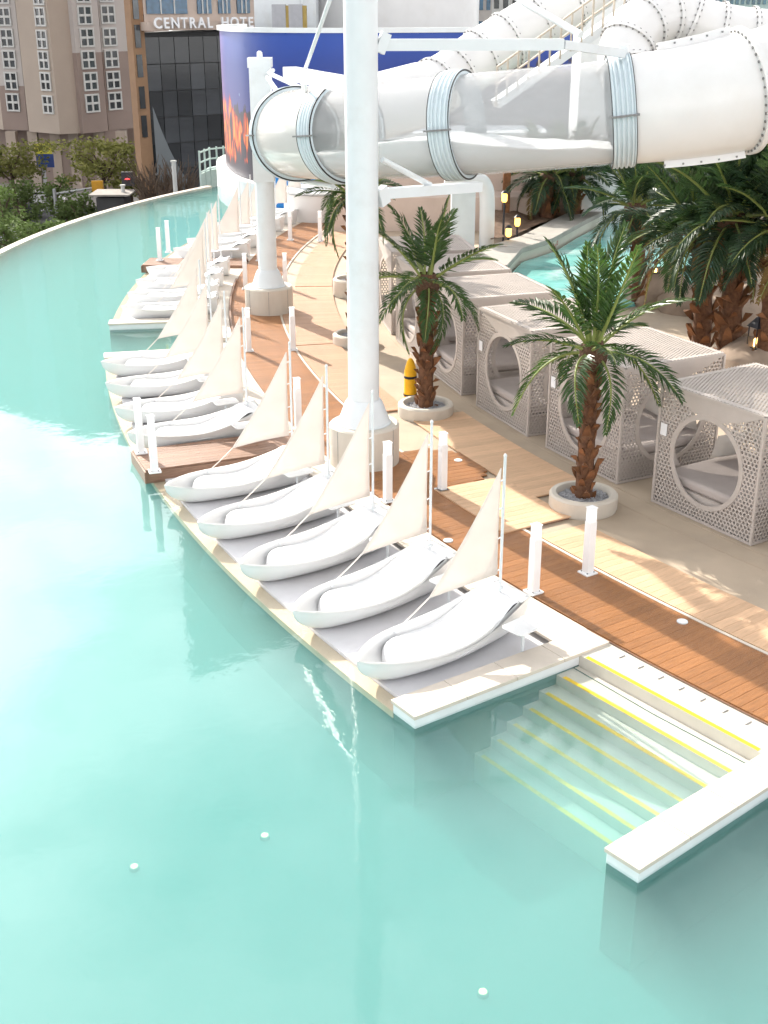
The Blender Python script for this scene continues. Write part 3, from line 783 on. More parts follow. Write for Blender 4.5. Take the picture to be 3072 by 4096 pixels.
def make_cabana():
    t = thing('lattice_cabana', 'x', 'cabana')
    # local: front face at x=0 looking to -x; depth to +x; y across
    wall = hex_panel(CW, CHT, (HOLE[0], HOLE[1], HOLE[2] + .045)).mesh('wall_panel', M['cabana']); rim = ring_mesh(HOLE, .0, .075, .012)
    arch = []
    for k in range(25):                                        # solid curved valance along the top of a wall
        u = -1 + k / 12; arch.append((u * (CW / 2 - .02), CHT - .03 - .30 * (1 - abs(u) ** 1.6)))
    va = MB(); va.grid([[(x, -.009, CHT - .002), (x, -.009, z)] for x, z in arch]); vme = va.mesh('valance', M['cabana'])
    first = None
    for k, (loc, rz) in enumerate((((0, 0, .02), R(-90)), ((CW / 2, CW / 2, .02), R(180)), ((CW, 0, .02), R(90)), ((CW / 2, -CW / 2, .02), 0))):
        o = mo('wall_panel', wall, t, loc, rz); md = o.modifiers.new('thick', 'SOLIDIFY'); md.thickness = .010; md.offset = 0
        mo('opening_rim', rim, o); mo('valance', vme, o)
    ed = .045
    for x in (0, CW):
        for y in (-CW / 2, CW / 2): bevel(MB().box((x, y, CHT / 2), (ed, ed, CHT)).obj('corner_post', M['cabana'], t), .006)
    for z in (.022, CHT):
        for (c, d) in (((0, 0, z), (ed - .004, CW - ed, ed - .006)), ((CW, 0, z), (ed - .004, CW - ed, ed - .006)), ((CW / 2, -CW / 2, z), (CW - ed, ed - .004, ed - .006)), ((CW / 2, CW / 2, z), (CW - ed, ed - .004, ed - .006))):
            MB().box(c, d).obj('rail', M['cabana'], t)
    # roof: low hipped lattice with solid margins
    rf = hex_panel(CW - .1, CW - .1, None, .062, .38); apex = .035
    vs = []
    for x, _, z in rf.v:
        u = x / (CW / 2); v = (z - (CW - .1) / 2) / (CW / 2); hgt = apex * (1 - max(abs(u), abs(v)))
        vs.append((CW / 2 + (z - (CW - .1) / 2), x, CHT + .02 + hgt))
    rf.v = vs; o = solid_obj(rf, 'roof_lattice', M['cabana'], t, .006)
    mg = MB()
    for (x0, y0, x1, y1) in ((0, -1, 0, 1), (0, 1, 2, 1), (2, 1, 2, -1), (2, -1, 0, -1)):
        s_ = CW / 2; p0 = Vector((x0 * s_, y0 * s_, CHT + .026)); p1 = Vector((x1 * s_, y1 * s_, CHT + .026)); c = Vector((s_, 0, CHT + .026 + apex))
        mg.add([p0, p1, p1.lerp(c, .09), p0.lerp(c, .09)], [(0, 1, 2, 3)])
    mg.obj('roof_margin', M['cabana'], t)
    MB().box((CW / 2, 0, .20), (CW - .14, CW - .14, .36)).obj('bench_base', M['cabana'], t)
    bevel(MB().box((CW / 2, 0, .46), (CW - .18, CW - .18, .16)).obj('mattress', M['mattress'], t, 30), .05, 3)
    for x, y, rz, w in ((CW - .28, -.45, .1, .62), (CW - .28, .35, -.12, .62), (CW - .75, .72, 1.4, .55)):
        p = MB(); rows = []
        for i in range(9):
            row = []
            for j in range(9):
                u, v = -1 + i / 4, -1 + j / 4
                tck = .085 * (max(0, 1 - u ** 4) * max(0, 1 - v ** 4)) ** .6
                row.append((u * .5 * w, v * .5 * w * .8, tck))
            rows.append(row)
        p.grid(rows); p.grid([[(a, b_, -c) for a, b_, c in r] for r in rows])
        o = p.obj('pillow', M['pillow'], t, 70); o.location = (x, y, .79); o.rotation_euler = (R(72), 0, R(90) + rz)
    o = MB().box((-.03, CW / 2 - .13, 1.24), (.006, .13, .19)).obj('paper_notice', M['paper'], t)
    return t
cab0 = make_cabana()
cabs = [(-31.90, 'lattice cabana with round opening nearest the camera, at right edge'),
        (-27.10, 'second lattice cabana, behind the nearer potted palm'),
        (-22.65, 'third lattice cabana, between the two potted palms'),
        (-18.05, 'fourth lattice cabana, just right of the far potted palm trunk'),
        (-13.8, 'fifth lattice cabana, directly right of the big pillar'),
        (-9.5, 'sixth lattice cabana, mostly hidden behind the big pillar'),
        (-36.6, 'lattice cabana cut off by the right edge of the picture')]
for k, (a, lab) in enumerate(cabs):
    o = cab0 if k == 0 else copy_tree(cab0)
    o.location = PP(34.54, a, -.015); o.rotation_euler = (0, 0, R(-a)); o['label'] = lab; o['group'] = 'lattice cabanas in a row'

# ------------------------------------------------------------------ palms
def frond_mesh(name, length, droop, seed, m, nl=30, wid=.30, curl=.25):
    r_ = random.Random(seed); b = MB(); pts = []
    n = 12
    for i in range(n + 1):
        s = i / n; pts.append(Vector((length * (s - .18 * droop * s * s), length * .03 * math.sin(s * 3 + seed), length * (.10 * s - droop * .55 * s ** 2.2))))
    b.tube(pts, [.016 * (1 - .85 * i / n) + .003 for i in range(n + 1)], 5)
    nr = len(b.f)
    def P(s):
        k = min(n - 1, int(s * n)); return pts[k].lerp(pts[k + 1], s * n - k)
    for i in range(nl):
        s = .17 + .83 * i / (nl - 1)
        p = P(s); tg = (P(min(1, s + .03)) - P(max(0, s - .03))).normalized()
        side = tg.cross(Vector((0, 0, 1))).normalized(); upv = side.cross(tg)
        ll = wid * length * (math.sin(math.pi * (.12 + .86 * s) ** .8) * .85 + .18) * (0.9 + .2 * r_.random())
        for sg in (-1, 1):
            an = R(34 + 30 * (1 - s) + r_.uniform(-7, 7))
            d = (tg * math.cos(an) + side * sg * math.sin(an) + upv * (curl + r_.uniform(-.12, .12))).normalized()
            w = .021 * length * .75 * (.8 + .4 * r_.random()); nrm = d.cross(upv).normalized()
            tip = p + d * ll + Vector((0, 0, -ll * (.16 + .12 * r_.random())))
            mid = p + d * ll * .45 + Vector((0, 0, ll * .02))
            b.add([p, mid + nrm * w, tip, mid - nrm * w, mid - upv * w * .55], [(0, 1, 4), (1, 2, 4), (0, 4, 3), (4, 2, 3)])
    me = bpy.data.meshes.new(name); me.from_pydata(b.v, [], b.f); me.materials.append(m); me.materials.append(M['rachis'])
    for i, pl in enumerate(me.polygons): pl.material_index = 1 if i < nr else 0
    return me
FR = [frond_mesh('frond', 1.0, d, 3 + i, M['leaf'], 30, .27) for i, d in enumerate((.12, .32, .6, .95, 1.25))]
FRB = [frond_mesh('frond', 1.0, d, 13 + i, M['leafbig'], 36, .30) for i, d in enumerate((.2, .45, .8, 1.15))]
M['dry'] = leafmat('dry palm leaflet', (.20, .13, .05), (.2, .14, .05), .7, .2)
FRD = frond_mesh('frond', 1.0, 1.2, 31, M['dry'], 26, .22)
boot_me = None
def boot_mesh():
    b = MB()
    b.add([(-.055, 0, 0), (.055, 0, 0), (.045, .05, .05), (-.045, .05, .05), (-.03, .085, .10), (.03, .085, .10), (0, .012, .11), (0, .105, .125)],
          [(0, 1, 2, 3), (3, 2, 5, 4), (4, 5, 7), (0, 3, 4, 6), (1, 6, 5, 2), (4, 7, 6), (5, 6, 7), (0, 6, 1)])
    return b.mesh('leaf_base', M['boot'])
boot_me = boot_mesh()
def palm(label, base, h, rt, fl, nf, big=False, seed=1, boots=40, lean=(0, 0), fibre=True, elev=None):
    r_ = random.Random(seed); t = thing('palm_tree', label, 'palm tree', base, 0, 'palm trees'); F = FRB if big else FR
    path = [Vector((lean[0] * (i / 8) ** 2, lean[1] * (i / 8) ** 2, -.05 + (h + .05) * i / 8)) for i in range(9)]
    MB().tube(path, [rt * (1.1 - .25 * i / 8) for i in range(9)], 14).obj('trunk', M['palmtrunk'], t, 50)
    top = path[-1]
    for k in range(boots):
        s = (k + .5) / boots; a = k * 2.39996; i = min(7, int(s * 8)); p = path[i].lerp(path[i + 1], s * 8 - i); rr_ = rt * (1.1 - .25 * s) * .93
        o = mo('leaf_base', boot_me, t, p + Vector((math.cos(a) * rr_, math.sin(a) * rr_, -.03)))
        sc = rt / .12 * r_.uniform(.7, 1.3); o.scale = (sc * r_.uniform(.8, 1.25), sc * r_.uniform(.6, 1.25), sc * r_.uniform(.8, 1.5)); o.rotation_euler = (R(r_.uniform(-22, 14)), R(r_.uniform(-12, 12)), a - math.pi / 2 + r_.uniform(-.25, .25))
    if fibre:
        b = MB(); rows = []
        for i in range(7):
            s = i / 6; rw = []
            for k in range(21):
                a = 2 * math.pi * k / 20; rad = rt * (1.0 + .75 * math.sin(math.pi * (s * .85 + .12))) * (1 + .22 * mnoise.noise(Vector((math.cos(a) * 2, math.sin(a) * 2, s * 3 + seed))))
                rw.append(top + Vector((rad * math.cos(a), rad * math.sin(a), -.20 + s * .42)))
            rows.append(rw)
        b.grid(rows); b.obj('fibre_collar', M['fibre'], t, 80)
    for k in range(nf):
        s = (k + .5) / nf; a = k * 2.39996 + seed
        el = (78 - 88 * s ** .9) + r_.uniform(-7, 7)
        if elev: el = elev[0] + (elev[1] - elev[0]) * s + r_.uniform(-7, 7)
        me = F[min(len(F) - 1, int(s * len(F) + r_.uniform(-.6, .6)) if s * len(F) > .6 else 0)]
        if big and k >= nf - 2: me = FRD
        o = mo('frond', me, t, top + Vector((math.cos(a) * rt * .5, math.sin(a) * rt * .5, .12 - .10 * s)))
        sc = fl * r_.uniform(.86, 1.08) * (.8 + .2 * math.sin(math.pi * min(1, s + .25))); o.scale = (sc, sc * (1 if r_.random() < .5 else -1), sc)
        o.rotation_euler = (r_.uniform(-.35, .35), R(-el), a)
    return t
def planter(label, loc, r, h):
    t = thing('round_planter', label, 'planter', loc, 0, 'round concrete planters')
    MB().lathe([(r * .97, -.02), (r, .02), (r, h - .03), (r - .03, h), (r - .10, h), (r - .12, h - .03), (r - .13, h - .12)], 48, cap1=False).obj('concrete_ring', M['drum'], t, 35)
    b = MB(); b.lathe([(r - .12, h - .10), (0.01, h - .07)], 40); b.obj('soil', M['gravel'], t)
    r_ = random.Random(int(loc.x * 100)); b = MB()
    for k in range(330):
        a = r_.uniform(0, 6.283); q = (r - .15) * math.sqrt(r_.random()); s_ = r_.uniform(.012, .026)
        b.add([(q * math.cos(a) + dx * s_, q * math.sin(a) + dy * s_, h - .07 + dz * s_ * .7) for dx, dy, dz in ((1, 0, 0), (-1, 0, 0), (0, 1, 0), (0, -1, 0), (0, 0, 1), (0, 0, -1))],
              [(0, 2, 4), (2, 1, 4), (1, 3, 4), (3, 0, 4)])
    o = b.obj('pebbles', M['gravel'], t); o['kind'] = 'stuff'; return t
PL = [(.80, 22.35, 'round concrete planter of the palm right of the big pillar', .53, .23), (3.10, 17.62, 'round concrete planter nearest the camera, with pebbles', .53, .25),
      (-.68, 27.7, 'round concrete planter half hidden left of the big pillar, nearer', .50, .24), (-.85, 32.9, 'tall round planter half hidden left of the big pillar, farther', .52, .45)]
for x, y, lab, r, h in PL: planter(lab, Vector((x, y, 0)), r, h)
palm('potted palm just right of the big white pillar', Vector((.80, 22.35, .16)), 2.32, .135, 1.55, 20, seed=4, boots=58, elev=(84, -52))
palm('nearest potted palm in front of the lattice cabanas', Vector((3.10, 17.62, .18)), 2.25, .125, 1.75, 18, seed=2, boots=60, elev=(86, -24))
palm('palm half hidden behind the big white pillar, nearer', Vector((-.68, 27.7, .16)), 3.1, .14, 1.55, 20, seed=8, boots=30, elev=(80, -45))
palm('palm hidden behind the big white pillar, farther', Vector((-.85, 32.9, .36)), 2.3, .13, 1.45, 18, seed=9, boots=16, elev=(70, -30))
def palm_at(label, bx, by, z, tx, ty, rt, fl, nf, seed, boots=30, elev=None):
    p = at(bx, by, z); q = atY(tx, ty, p.y)
    return palm(label, Vector((p.x, p.y, z)), q.z - z, rt, fl, nf, True, seed, boots, (q.x - p.x, 0), True, elev)
palm_at('thick palm at right edge behind the nearest cabana', 1572, 775, .1, 1585, 480, .22, 2.35, 30, 21, 44, (80, -38))
palm_at('thick palm left of the thick palm at right edge', 1514, 745, .1, 1512, 520, .20, 2.2, 28, 22, 36, (82, -30))
palm_at('palm standing in front of the side pool', 1378, 650, .1, 1372, 455, .17, 2.0, 26, 23, 30, (80, -42))
palm_at('far palm left in the pair behind the side pool', 1180, 468, .5, 1188, 385, .2, 2.1, 24, 24, 14, (70, -35))
palm_at('far palm right in the pair behind the side pool', 1240, 462, .5, 1243, 385, .2, 2.2, 24, 25, 14, (70, -35))
palm_at('leaning palm at right picture edge beyond the cabanas', 1650, 800, .1, 1690, 500, .20, 2.2, 26, 26, 30, (75, -40))
palm_at('palm rising behind the side pool at right', 1455, 585, .1, 1450, 400, .22, 2.3, 26, 27, 20, (75, -40))
palm_at('tall palm at right under the white tube', 1600, 600, .1, 1600, 350, .22, 2.5, 26, 28, 20, (60, -40))
palm_at('bushy palm under the white tube joint', 1515, 560, .1, 1505, 395, .22, 2.4, 26, 29, 20, (70, -45))

# ------------------------------------------------------------------ side pool and its surrounds
M['river'] = mat('side pool water', (.22, .55, .52), .12, .25, 1.2, .9, 5, spec=.6, dirt=(.85, .92, .92, .9))  # dirt slot paints white foam and sparkle into the water colour
wpts = [at(*p, .10) for p in ((1105, 590), (1128, 566), (1200, 543), (1250, 512), (1330, 472), (1420, 455), (1540, 470), (1560, 560), (1440, 640), (1330, 660), (1230, 650))]
b = MB(); b.prism([(p.x, p.y) for p in wpts], -.018, .10); struct(b.obj('side_pool', M['river']))
kp = [at(*p, .5) for p in ((1088, 572), (1122, 535), (1188, 514), (1250, 480), (1330, 440), (1430, 425))]
M['kerbstone'] = mat('grey kerb stone', (.36, .34, .31), .7, .12, 2, .2, 40)
M['palewall'] = mat('pale pool wall', (.60, .60, .52), .6, .07, 2)
t = thing('pool_kerb', 'grey stone kerb on a pale wall round the side pool', 'wall', kp[2] - Vector((0, 0, .5))); ko = Vector(t.location)
for i in range(len(kp) - 1):
    p0, p1 = kp[i] - ko, kp[i + 1] - ko; d = (p1 - p0).normalized(); nn = Vector((-d.y, d.x, 0))
    def q(p, o, z): v = p + nn * o; return (v.x, v.y)
    w = MB(); w.prism([q(p0, -.02, 0), q(p1, -.02, 0), q(p1, .3, 0), q(p0, .3, 0)], -.02, .34 + .002 * i); w.obj('wall_face', M['palewall'], t)
    w = MB(); w.prism([q(p0, -.10, 0), q(p1, -.10, 0), q(p1, .95, 0), q(p0, .95, 0)], .345 + .003 * i, .5 + .003 * i); bevel(w.obj('kerb_slab', M['kerbstone'], t), .015)
# red depth mark on the kerb wall: three worn glyphs
M['redmark'] = mat('worn red paint', (.55, .16, .12), .7, .3, 20)
p0, p1 = kp[2], kp[3]; d = (p1 - p0).normalized(); nn = Vector((-d.y, d.x, 0)); b = MB()
for k, s in enumerate((.35, .62, .86)):
    c = p0 + d * (s * .9) - nn * .024 - ko; c.z = .20 + (0, -.05, .02)[k]
    Mx = Matrix((d, nn, Vector((0, 0, 1)))).transposed()
    for ox, oz, w_, h_ in ((-.05, 0, .025, .14), (.05, 0, .025, .14), (0, .06, .10, .025), (0, -.04 * (k != 1), .10, .025))[: (4, 2, 4)[k]]:
        b.box(c + d * ox + Vector((0, 0, oz)), (w_, .004, h_), Mx)
b.obj('depth_mark', M['redmark'], t)
# planting mound and grey slatted wall behind
M['mulch'] = mat('brown mulch', (.16, .10, .065), .95, .35, 6, .9, 20)
b = MB(); rows = []
mp_ = [at(*p, .42) for p in ((1060, 520), (1120, 498), (1200, 478), (1280, 450), (1400, 420))]
mq_ = [atY(px, py, Y) for px, py, Y in ((1040, 470, 50), (1120, 455, 53), (1200, 440, 56), (1300, 420, 58), (1420, 400, 60))]
for u in range(9):
    row = []
    for k in range(25):
        s = k / 24 * 4; i = min(3, int(s)); p = mp_[i].lerp(mp_[i + 1], s - i).lerp(mq_[i].lerp(mq_[i + 1], s - i), u / 8)
        p.z = .42 + .35 * math.sin(math.pi * u / 8) + .25 * mnoise.noise(Vector((p.x * .6, p.y * .6, 0))); row.append(p)
    rows.append(row)
b.grid(rows); struct(b.obj('planting_bed', M['mulch'], smooth=60))
M['greywall'] = mat('grey slate panel', (.16, .155, .165), .8, .25, 3, .3, 10, stretch=(4, 4, .4))
t = thing('slate_wall', 'dark grey panelled wall behind the far palms', 'wall', (9, 60, 0))
for k in range(15):
    MB().box((-8 + k * 1.62, 0, 1.9), (1.58, .3 + .05 * (k % 3), 4.0)).obj('panel', M['greywall'], t)
M['rockcol'] = mat('orange brown rock', (.38, .20, .12), .9, .25, 2, .8, 5)
t = thing('rock_edging', 'orange brown rock edging below the slate wall', 'rock', atY(1110, 455, 52))
for k in range(9):
    b = MB(); rows = []; sx, sz = rnd.uniform(.5, .9), rnd.uniform(.3, .5)
    for i in range(7):
        th = math.pi * i / 6; rows.append([Vector((math.sin(th) * math.cos(2 * math.pi * j / 10) * sx, math.sin(th) * math.sin(2 * math.pi * j / 10) * sx, math.cos(th) * sz)) * (1 + .25 * mnoise.noise(Vector((i, j % 10, k * 3.1)))) for j in range(11)])
    b.grid(rows); o = b.obj('rock', M['rockcol'], t, 30); o.location = (-3.2 + k * .95, rnd.uniform(-.3, .4), .1)
# lanterns and warm lamps
def lantern(label, p, s):
    t = thing('lantern', label, 'lantern', p, .4, 'lanterns'); t.scale = (s, s, s)
    MB().box((0, 0, .02), (.30, .30, .04)).obj('base', M['lantern'], t)
    for x in (-.13, .13):
        for y in (-.13, .13): MB().box((x, y, .25), (.02, .02, .44)).obj('corner_bar', M['lantern'], t)
    b = MB(); b.add([(-.17, -.17, .46), (.17, -.17, .46), (.17, .17, .46), (-.17, .17, .46), (-.04, -.04, .66), (.04, -.04, .66), (.04, .04, .66), (-.04, .04, .66)],
                    [(3, 2, 1, 0), (4, 5, 6, 7), (0, 1, 5, 4), (1, 2, 6, 5), (2, 3, 7, 6), (3, 0, 4, 7)]); b.obj('roof', M['lantern'], t)
    b = MB(); b.tube([(.035 * math.cos(a), 0, .70 + .035 * math.sin(a)) for a in [k * math.pi / 5 for k in range(11)]], .008, 5); b.obj('handle', M['lantern'], t)
    for dx, dy in ((-.04, 0), (.05, .03)): MB().lathe([(.032, .04), (.032, .2), (.01, .22)], 10, (dx, dy, 0)).obj('candle', M['candle'], t, 40)
    return t
M['rock'] = mat('beige boulder', (.33, .25, .19), .9, .25, 2, .8, 6)
def boulder(label, p, sx, sz, sd):
    b = MB(); rows = []
    for i in range(9):
        th = math.pi * i / 8; rows.append([Vector((math.sin(th) * math.cos(2 * math.pi * j / 14) * sx, math.sin(th) * math.sin(2 * math.pi * j / 14) * sx, math.cos(th) * sz)) * (1 + .22 * mnoise.noise(Vector((math.cos(2 * math.pi * j / 14) * 1.5, math.sin(2 * math.pi * j / 14) * 1.5, i * .4 + sd)))) for j in range(15)])
    b.grid(rows); o = b.obj('boulder', M['rock'], None, 35); o.location = p; tag(o, label, 'rock'); return o
lantern('black candle lantern near the right edge behind the nearest cabana', at(1633, 752, .55), 1.0)
boulder('beige boulder under the black lantern at right edge', at(1633, 790, .1), .9, .62, 1)
boulder('beige boulder carrying a small lantern beside the side pool', at(1420, 640, .1), 1.0, .72, 2)
lantern('small candle lantern on the boulder by the side pool', at(1416, 590, .80) , .55)
boulder('low brown boulder right of the small lantern boulder', at(1480, 660, .1), .8, .5, 3)
boulder('pale boulder beyond the thick palms at right', at(1610, 690, .1), 1.3, .8, 4)
lantern('black candle lantern on the kerb between the far palms', at(1242, 458, .5), 1.1)
def glow(label, p, h):
    t = thing('garden_lamp', label, 'lamp', p, 0, 'warm garden lamps')
    MB().tube([(0, 0, -.3), (0, 0, h)], .035, 8).obj('stake', M['lantern'], t)
    MB().lathe([(.06, h), (.09, h + .05), (.09, h + .24), (.05, h + .28)], 14).obj('glass', M['lampglow'], t, 40)
    MB().lathe([(.12, h + .28), (.04, h + .36)], 14).obj('cap', M['lantern'], t, 40)
for lab, px, py, h in (('warm garden lamp on a dark post beside the bent pipe', 1087, 505, 1.0), ('warm garden lamp left of the side pool kerb', 1098, 522, .15), ('bright warm garden lamp above the side pool kerb', 1117, 502, .2), ('warm garden lamp under the far palm pair', 1268, 458, .2)):
    glow(lab, at(px, py, .45), h)
for lab, px, py in (('small hanging bulb on the slate wall, higher one', 1115, 378), ('small hanging bulb on the slate wall, lower one', 1089, 400)):
    t = thing('hanging_bulb', lab, 'lamp', atY(px, py, 59.3), 0, 'hanging bulbs'); MB().lathe([(.03, -.16), (.11, -.06), (.11, .05), (.04, .14)], 12).obj('bulb', M['lampglow'], t, 50); MB().tube([(0, 0, .13), (0, 0, 1.2)], .015, 6).obj('cord', M['lantern'], t)
# yellow folded parasol behind the palm right of the pillar
M['yellowcloth'] = mat('yellow cover', (.80, .42, .01), .7, .1, 6, .3, 20)
t = thing('yellow_safety_cone', 'tall yellow folded sign with dark band behind the palm planter', 'sign', Vector((.52, 22.95, -.01)))
MB().lathe([(.13, .02), (.125, .25), (.12, .7), (.07, .88), (.03, .94)], 20).obj('body', M['yellowcloth'], t, 40)
MB().lathe([(.135, .20), (.135, .235)], 20, cap0=False, cap1=False).obj('band', M['black'], t)
MB().lathe([(.127, .55), (.125, .60)], 20, cap0=False, cap1=False).obj('band', M['black'], t)
MB().box((0, 0, .015), (.38, .38, .03)).obj('foot', M['yellowcloth'], t)

# ------------------------------------------------------------------ rear slides
def rear_tube(label, pts, r, gap):
    P = catmull([atY(*p) for p in pts], 12); t = thing('rear_slide', label, 'water slide', Vector((P[0].x, P[0].y, 0))); o = Vector(t.location)
    b = MB(); b.tube([p - o for p in P], r, 40, caps=False); b.obj('tube', M['slide'], t, 60)
    k = gap
    while k < len(P) - 1:
        p = P[k]; tg = (P[k + 1] - P[k - 1]).normalized(); x = tg.cross(Vector((0, 0, 1))).normalized(); y = x.cross(tg); rows = []
        for j in range(41):
            a = 2 * math.pi * j / 40; d = x * math.cos(a) + y * math.sin(a)
            rows.append([p + tg * u + d * rr_ - o for u, rr_ in ((-.04, r - .01), (-.04, r + .06), (.04, r + .06), (.04, r - .01))])
        g = MB(); g.grid(rows); fo_ = g.obj('flange', M['slide'], t, 40); bl = MB()
        for j in range(26):
            a = 2 * math.pi * j / 26; d = x * math.cos(a) + y * math.sin(a)
            for sg in (-1, 1): bl.box(p + tg * (.05 * sg) + d * (r + .032) - o, (.04, .04, .04), Matrix((d, tg.cross(d), tg)).transposed())
        bo_ = bl.obj('flange_bolts', M['bolt'], fo_); bo_['kind'] = 'stuff'; k += gap
    return t
rear_tube('rear white slide tube climbing up behind the pillar to upper right', [(850, 235, 36), (905, 207, 37), (975, 168, 38), (1040, 122, 38.5), (1115, 75, 39), (1205, 20, 39.5), (1300, -45, 40)], .80, 9)
rear_tube('rear white slide tube arching over and running off to the right', [(1405, 275, 34.2), (1362, 185, 34.5), (1350, 110, 35), (1392, 52, 35.5), (1455, 38, 36), (1530, 62, 36), (1620, 78, 36), (1740, 85, 36)], .72, 9)
# stair beside the rear slide
M['railing'] = mat('tan railing', (.48, .42, .35), .6, .15, 6)
t = thing('slide_stair', 'stair with tan handrails climbing beside the rear slide', 'stairs', atY(1087, 240, 35.6)); o_ = Vector(t.location)
s0, s1 = atY(1070, 225, 35.5) - o_, atY(1390, -5, 36.5) - o_
for up_, w_ in ((0, .22), (.95, .05), (.5, .04)):
    MB().bar(s0 + Vector((0, 0, up_)), s1 + Vector((0, 0, up_)), .06 if up_ else .5, w_).obj('handrail' if up_ else 'stringer', M['railing'] if up_ else M['whitemetal'], t)
for k in range(15):
    p = s0.lerp(s1, k / 14); MB().box(p + Vector((0, -.24, .5)), (.05, .05, 1.0)).obj('baluster', M['railing'], t)
# white house under the arch
t = thing('white_house', 'small white house with blue windows under the rear slide arch', 'building', atY(1390, 105, 44)); o_ = Vector(t.location)
M['blueglass'] = mat('blue glass', (.03, .10, .18), .12, .3, 3, spec=.7)
MB().box((0, 1, -1.6), (4.2, 2, 8.6)).obj('wall', M['whitewall'], t)
for px in (1338, 1385, 1430):
    q = atY(px, 92, 43.9) - o_; w = MB().box((q.x, -.02, q.z), (.5, .06, .55)).obj('window_frame', M['whitemetal'], t); MB().box((q.x, -.06, q.z), (.4, .05, .45)).obj('pane', M['blueglass'], w)

# ------------------------------------------------------------------ curved screen wall
def led_mat():
    m = bpy.data.materials.new('printed night scene'); m.use_nodes = True; t = m.node_tree; b = t.nodes['Principled BSDF']; b.inputs['Roughness'].default_value = .45
    uv = t.nodes.new('ShaderNodeUVMap'); sp = t.nodes.new('ShaderNodeSeparateXYZ'); t.links.new(uv.outputs[0], sp.inputs[0])
    mp = t.nodes.new('ShaderNodeMapping'); mp.inputs['Scale'].default_value = (1, .55, 1); t.links.new(uv.outputs[0], mp.inputs[0])
    nz = t.nodes.new('ShaderNodeTexNoise'); nz.inputs['Scale'].default_value = 1.6; nz.inputs['Detail'].default_value = 7; nz.inputs['Roughness'].default_value = .62; t.links.new(mp.outputs[0], nz.inputs['Vector'])
    def mth(op, a, b_=None, c=None):
        n = t.nodes.new('ShaderNodeMath'); n.operation = op
        for i, v in enumerate((a, b_, c)):
            if v is None: continue
            if isinstance(v, (int, float)): n.inputs[i].default_value = v
            else: t.links.new(v, n.inputs[i])
        return n.outputs[0]
    def ramp(v, els):
        r = t.nodes.new('ShaderNodeValToRGB'); t.links.new(v, r.inputs[0]); e = r.color_ramp.elements
        while len(e) < len(els): e.new(.5)
        for k, (p, c) in enumerate(els): e[k].position = p; e[k].color = (*c, 1)
        return r.outputs[0]
    def mix(f, a, b_):
        n = t.nodes.new('ShaderNodeMix'); n.data_type = 'RGBA'; t.links.new(f, n.inputs[0]); t.links.new(a, n.inputs[6])
        if isinstance(b_, tuple): n.inputs[7].default_value = (*b_, 1)
        else: t.links.new(b_, n.inputs[7])
        return n.outputs[2]
    u, v = sp.outputs[0], sp.outputs[1]                        # metres along, metres up
    sky = ramp(mth('DIVIDE', v, 6.2), [(0, (.03, .03, .06)), (.45, (.05, .055, .19)), (.72, (.012, .035, .20)), (1, (.014, .06, .32))])
    lil = ramp(mth('MULTIPLY_ADD', u, -.24, 1.0), [(0, (0, 0, 0)), (.45, (.05,) * 3), (1, (.6,) * 3)])
    c = mix(mth('MULTIPLY', lil, mth('MULTIPLY', nz.outputs['Fac'], 1.1)), sky, (.33, .13, .30))
    # dark hills / ground
    hill = mth('ADD', mth('MULTIPLY_ADD', nz.outputs['Fac'], 3.2, .4), mth('MINIMUM', mth('MULTIPLY', u, .17), 2.6))
    c = mix(ramp(mth('SUBTRACT', hill, v), [(.0, (0, 0, 0)), (.15, (1, 1, 1))]), c, (.035, .03, .045))
    # flames near the left end
    fz = t.nodes.new('ShaderNodeTexNoise'); fz.inputs['Scale'].default_value = 1.5; fz.inputs['Detail'].default_value = 6; fz.inputs['Distortion'].default_value = .8
    mp2 = t.nodes.new('ShaderNodeMapping'); mp2.inputs['Scale'].default_value = (1.5, .55, 1); t.links.new(uv.outputs[0], mp2.inputs[0]); t.links.new(mp2.outputs[0], fz.inputs['Vector'])
    env = mth('MULTIPLY', ramp(mth('DIVIDE', u, 10.0), [(0, (1, 1, 1)), (.55, (.8,) * 3), (.8, (0, 0, 0))]), ramp(mth('DIVIDE', v, 6.2), [(0, (.35,) * 3), (.12, (.9,) * 3), (.42, (.9,) * 3), (.68, (.25,) * 3), (1, (.18,) * 3)]))
    fl_ = mth('MULTIPLY', env, fz.outputs['Fac'])
    c = mix(ramp(fl_, [(.36, (0, 0, 0)), (.44, (1, 1, 1))]), c, ramp(fl_, [(.36, (.22, .015, .012)), (.44, (.55, .07, .02)), (.54, (.85, .36, .07))]))
    # stars
    vo = t.nodes.new('ShaderNodeTexVoronoi'); vo.inputs['Scale'].default_value = .9; t.links.new(uv.outputs[0], vo.inputs['Vector'])
    st = ramp(vo.outputs['Distance'], [(0, (1, 1, 1)), (.07, (.6,) * 3), (.10, (0, 0, 0))])
    c = mix(mth('MULTIPLY', st, ramp(mth('DIVIDE', v, 6.2), [(.5, (0, 0, 0)), (.6, (1, 1, 1))])), c, (.35, .65, .85))
    t.links.new(c, b.inputs['Base Color']); t.links.new(c, b.inputs['Emission Color']); b.inputs['Emission Strength'].default_value = .16  # faint emission added, so the print glows in its own colours
    return m
M['led'] = led_mat()
WP = [Vector(p) for p in ((-6.9, 64, 0), (-7.45, 61.5, 0), (-7.35, 59, 0), (-6.95, 56.6, 0), (-6.35, 54.4, 0), (-5.5, 52.5, 0), (-4.3, 51.2, 0), (-2.6, 50.5, 0), (-.5, 50.4, 0), (2, 50.9, 0), (4.5, 51.8, 0), (7, 53.2, 0), (9.5, 55.5, 0))]
WC = catmull(WP, 6); zt = 6.30; zb = .55
t = thing('screen_wall', 'curved wall printed with a blue starry night and flames', 'wall', (0, 52, 0)); o_ = Vector(t.location)
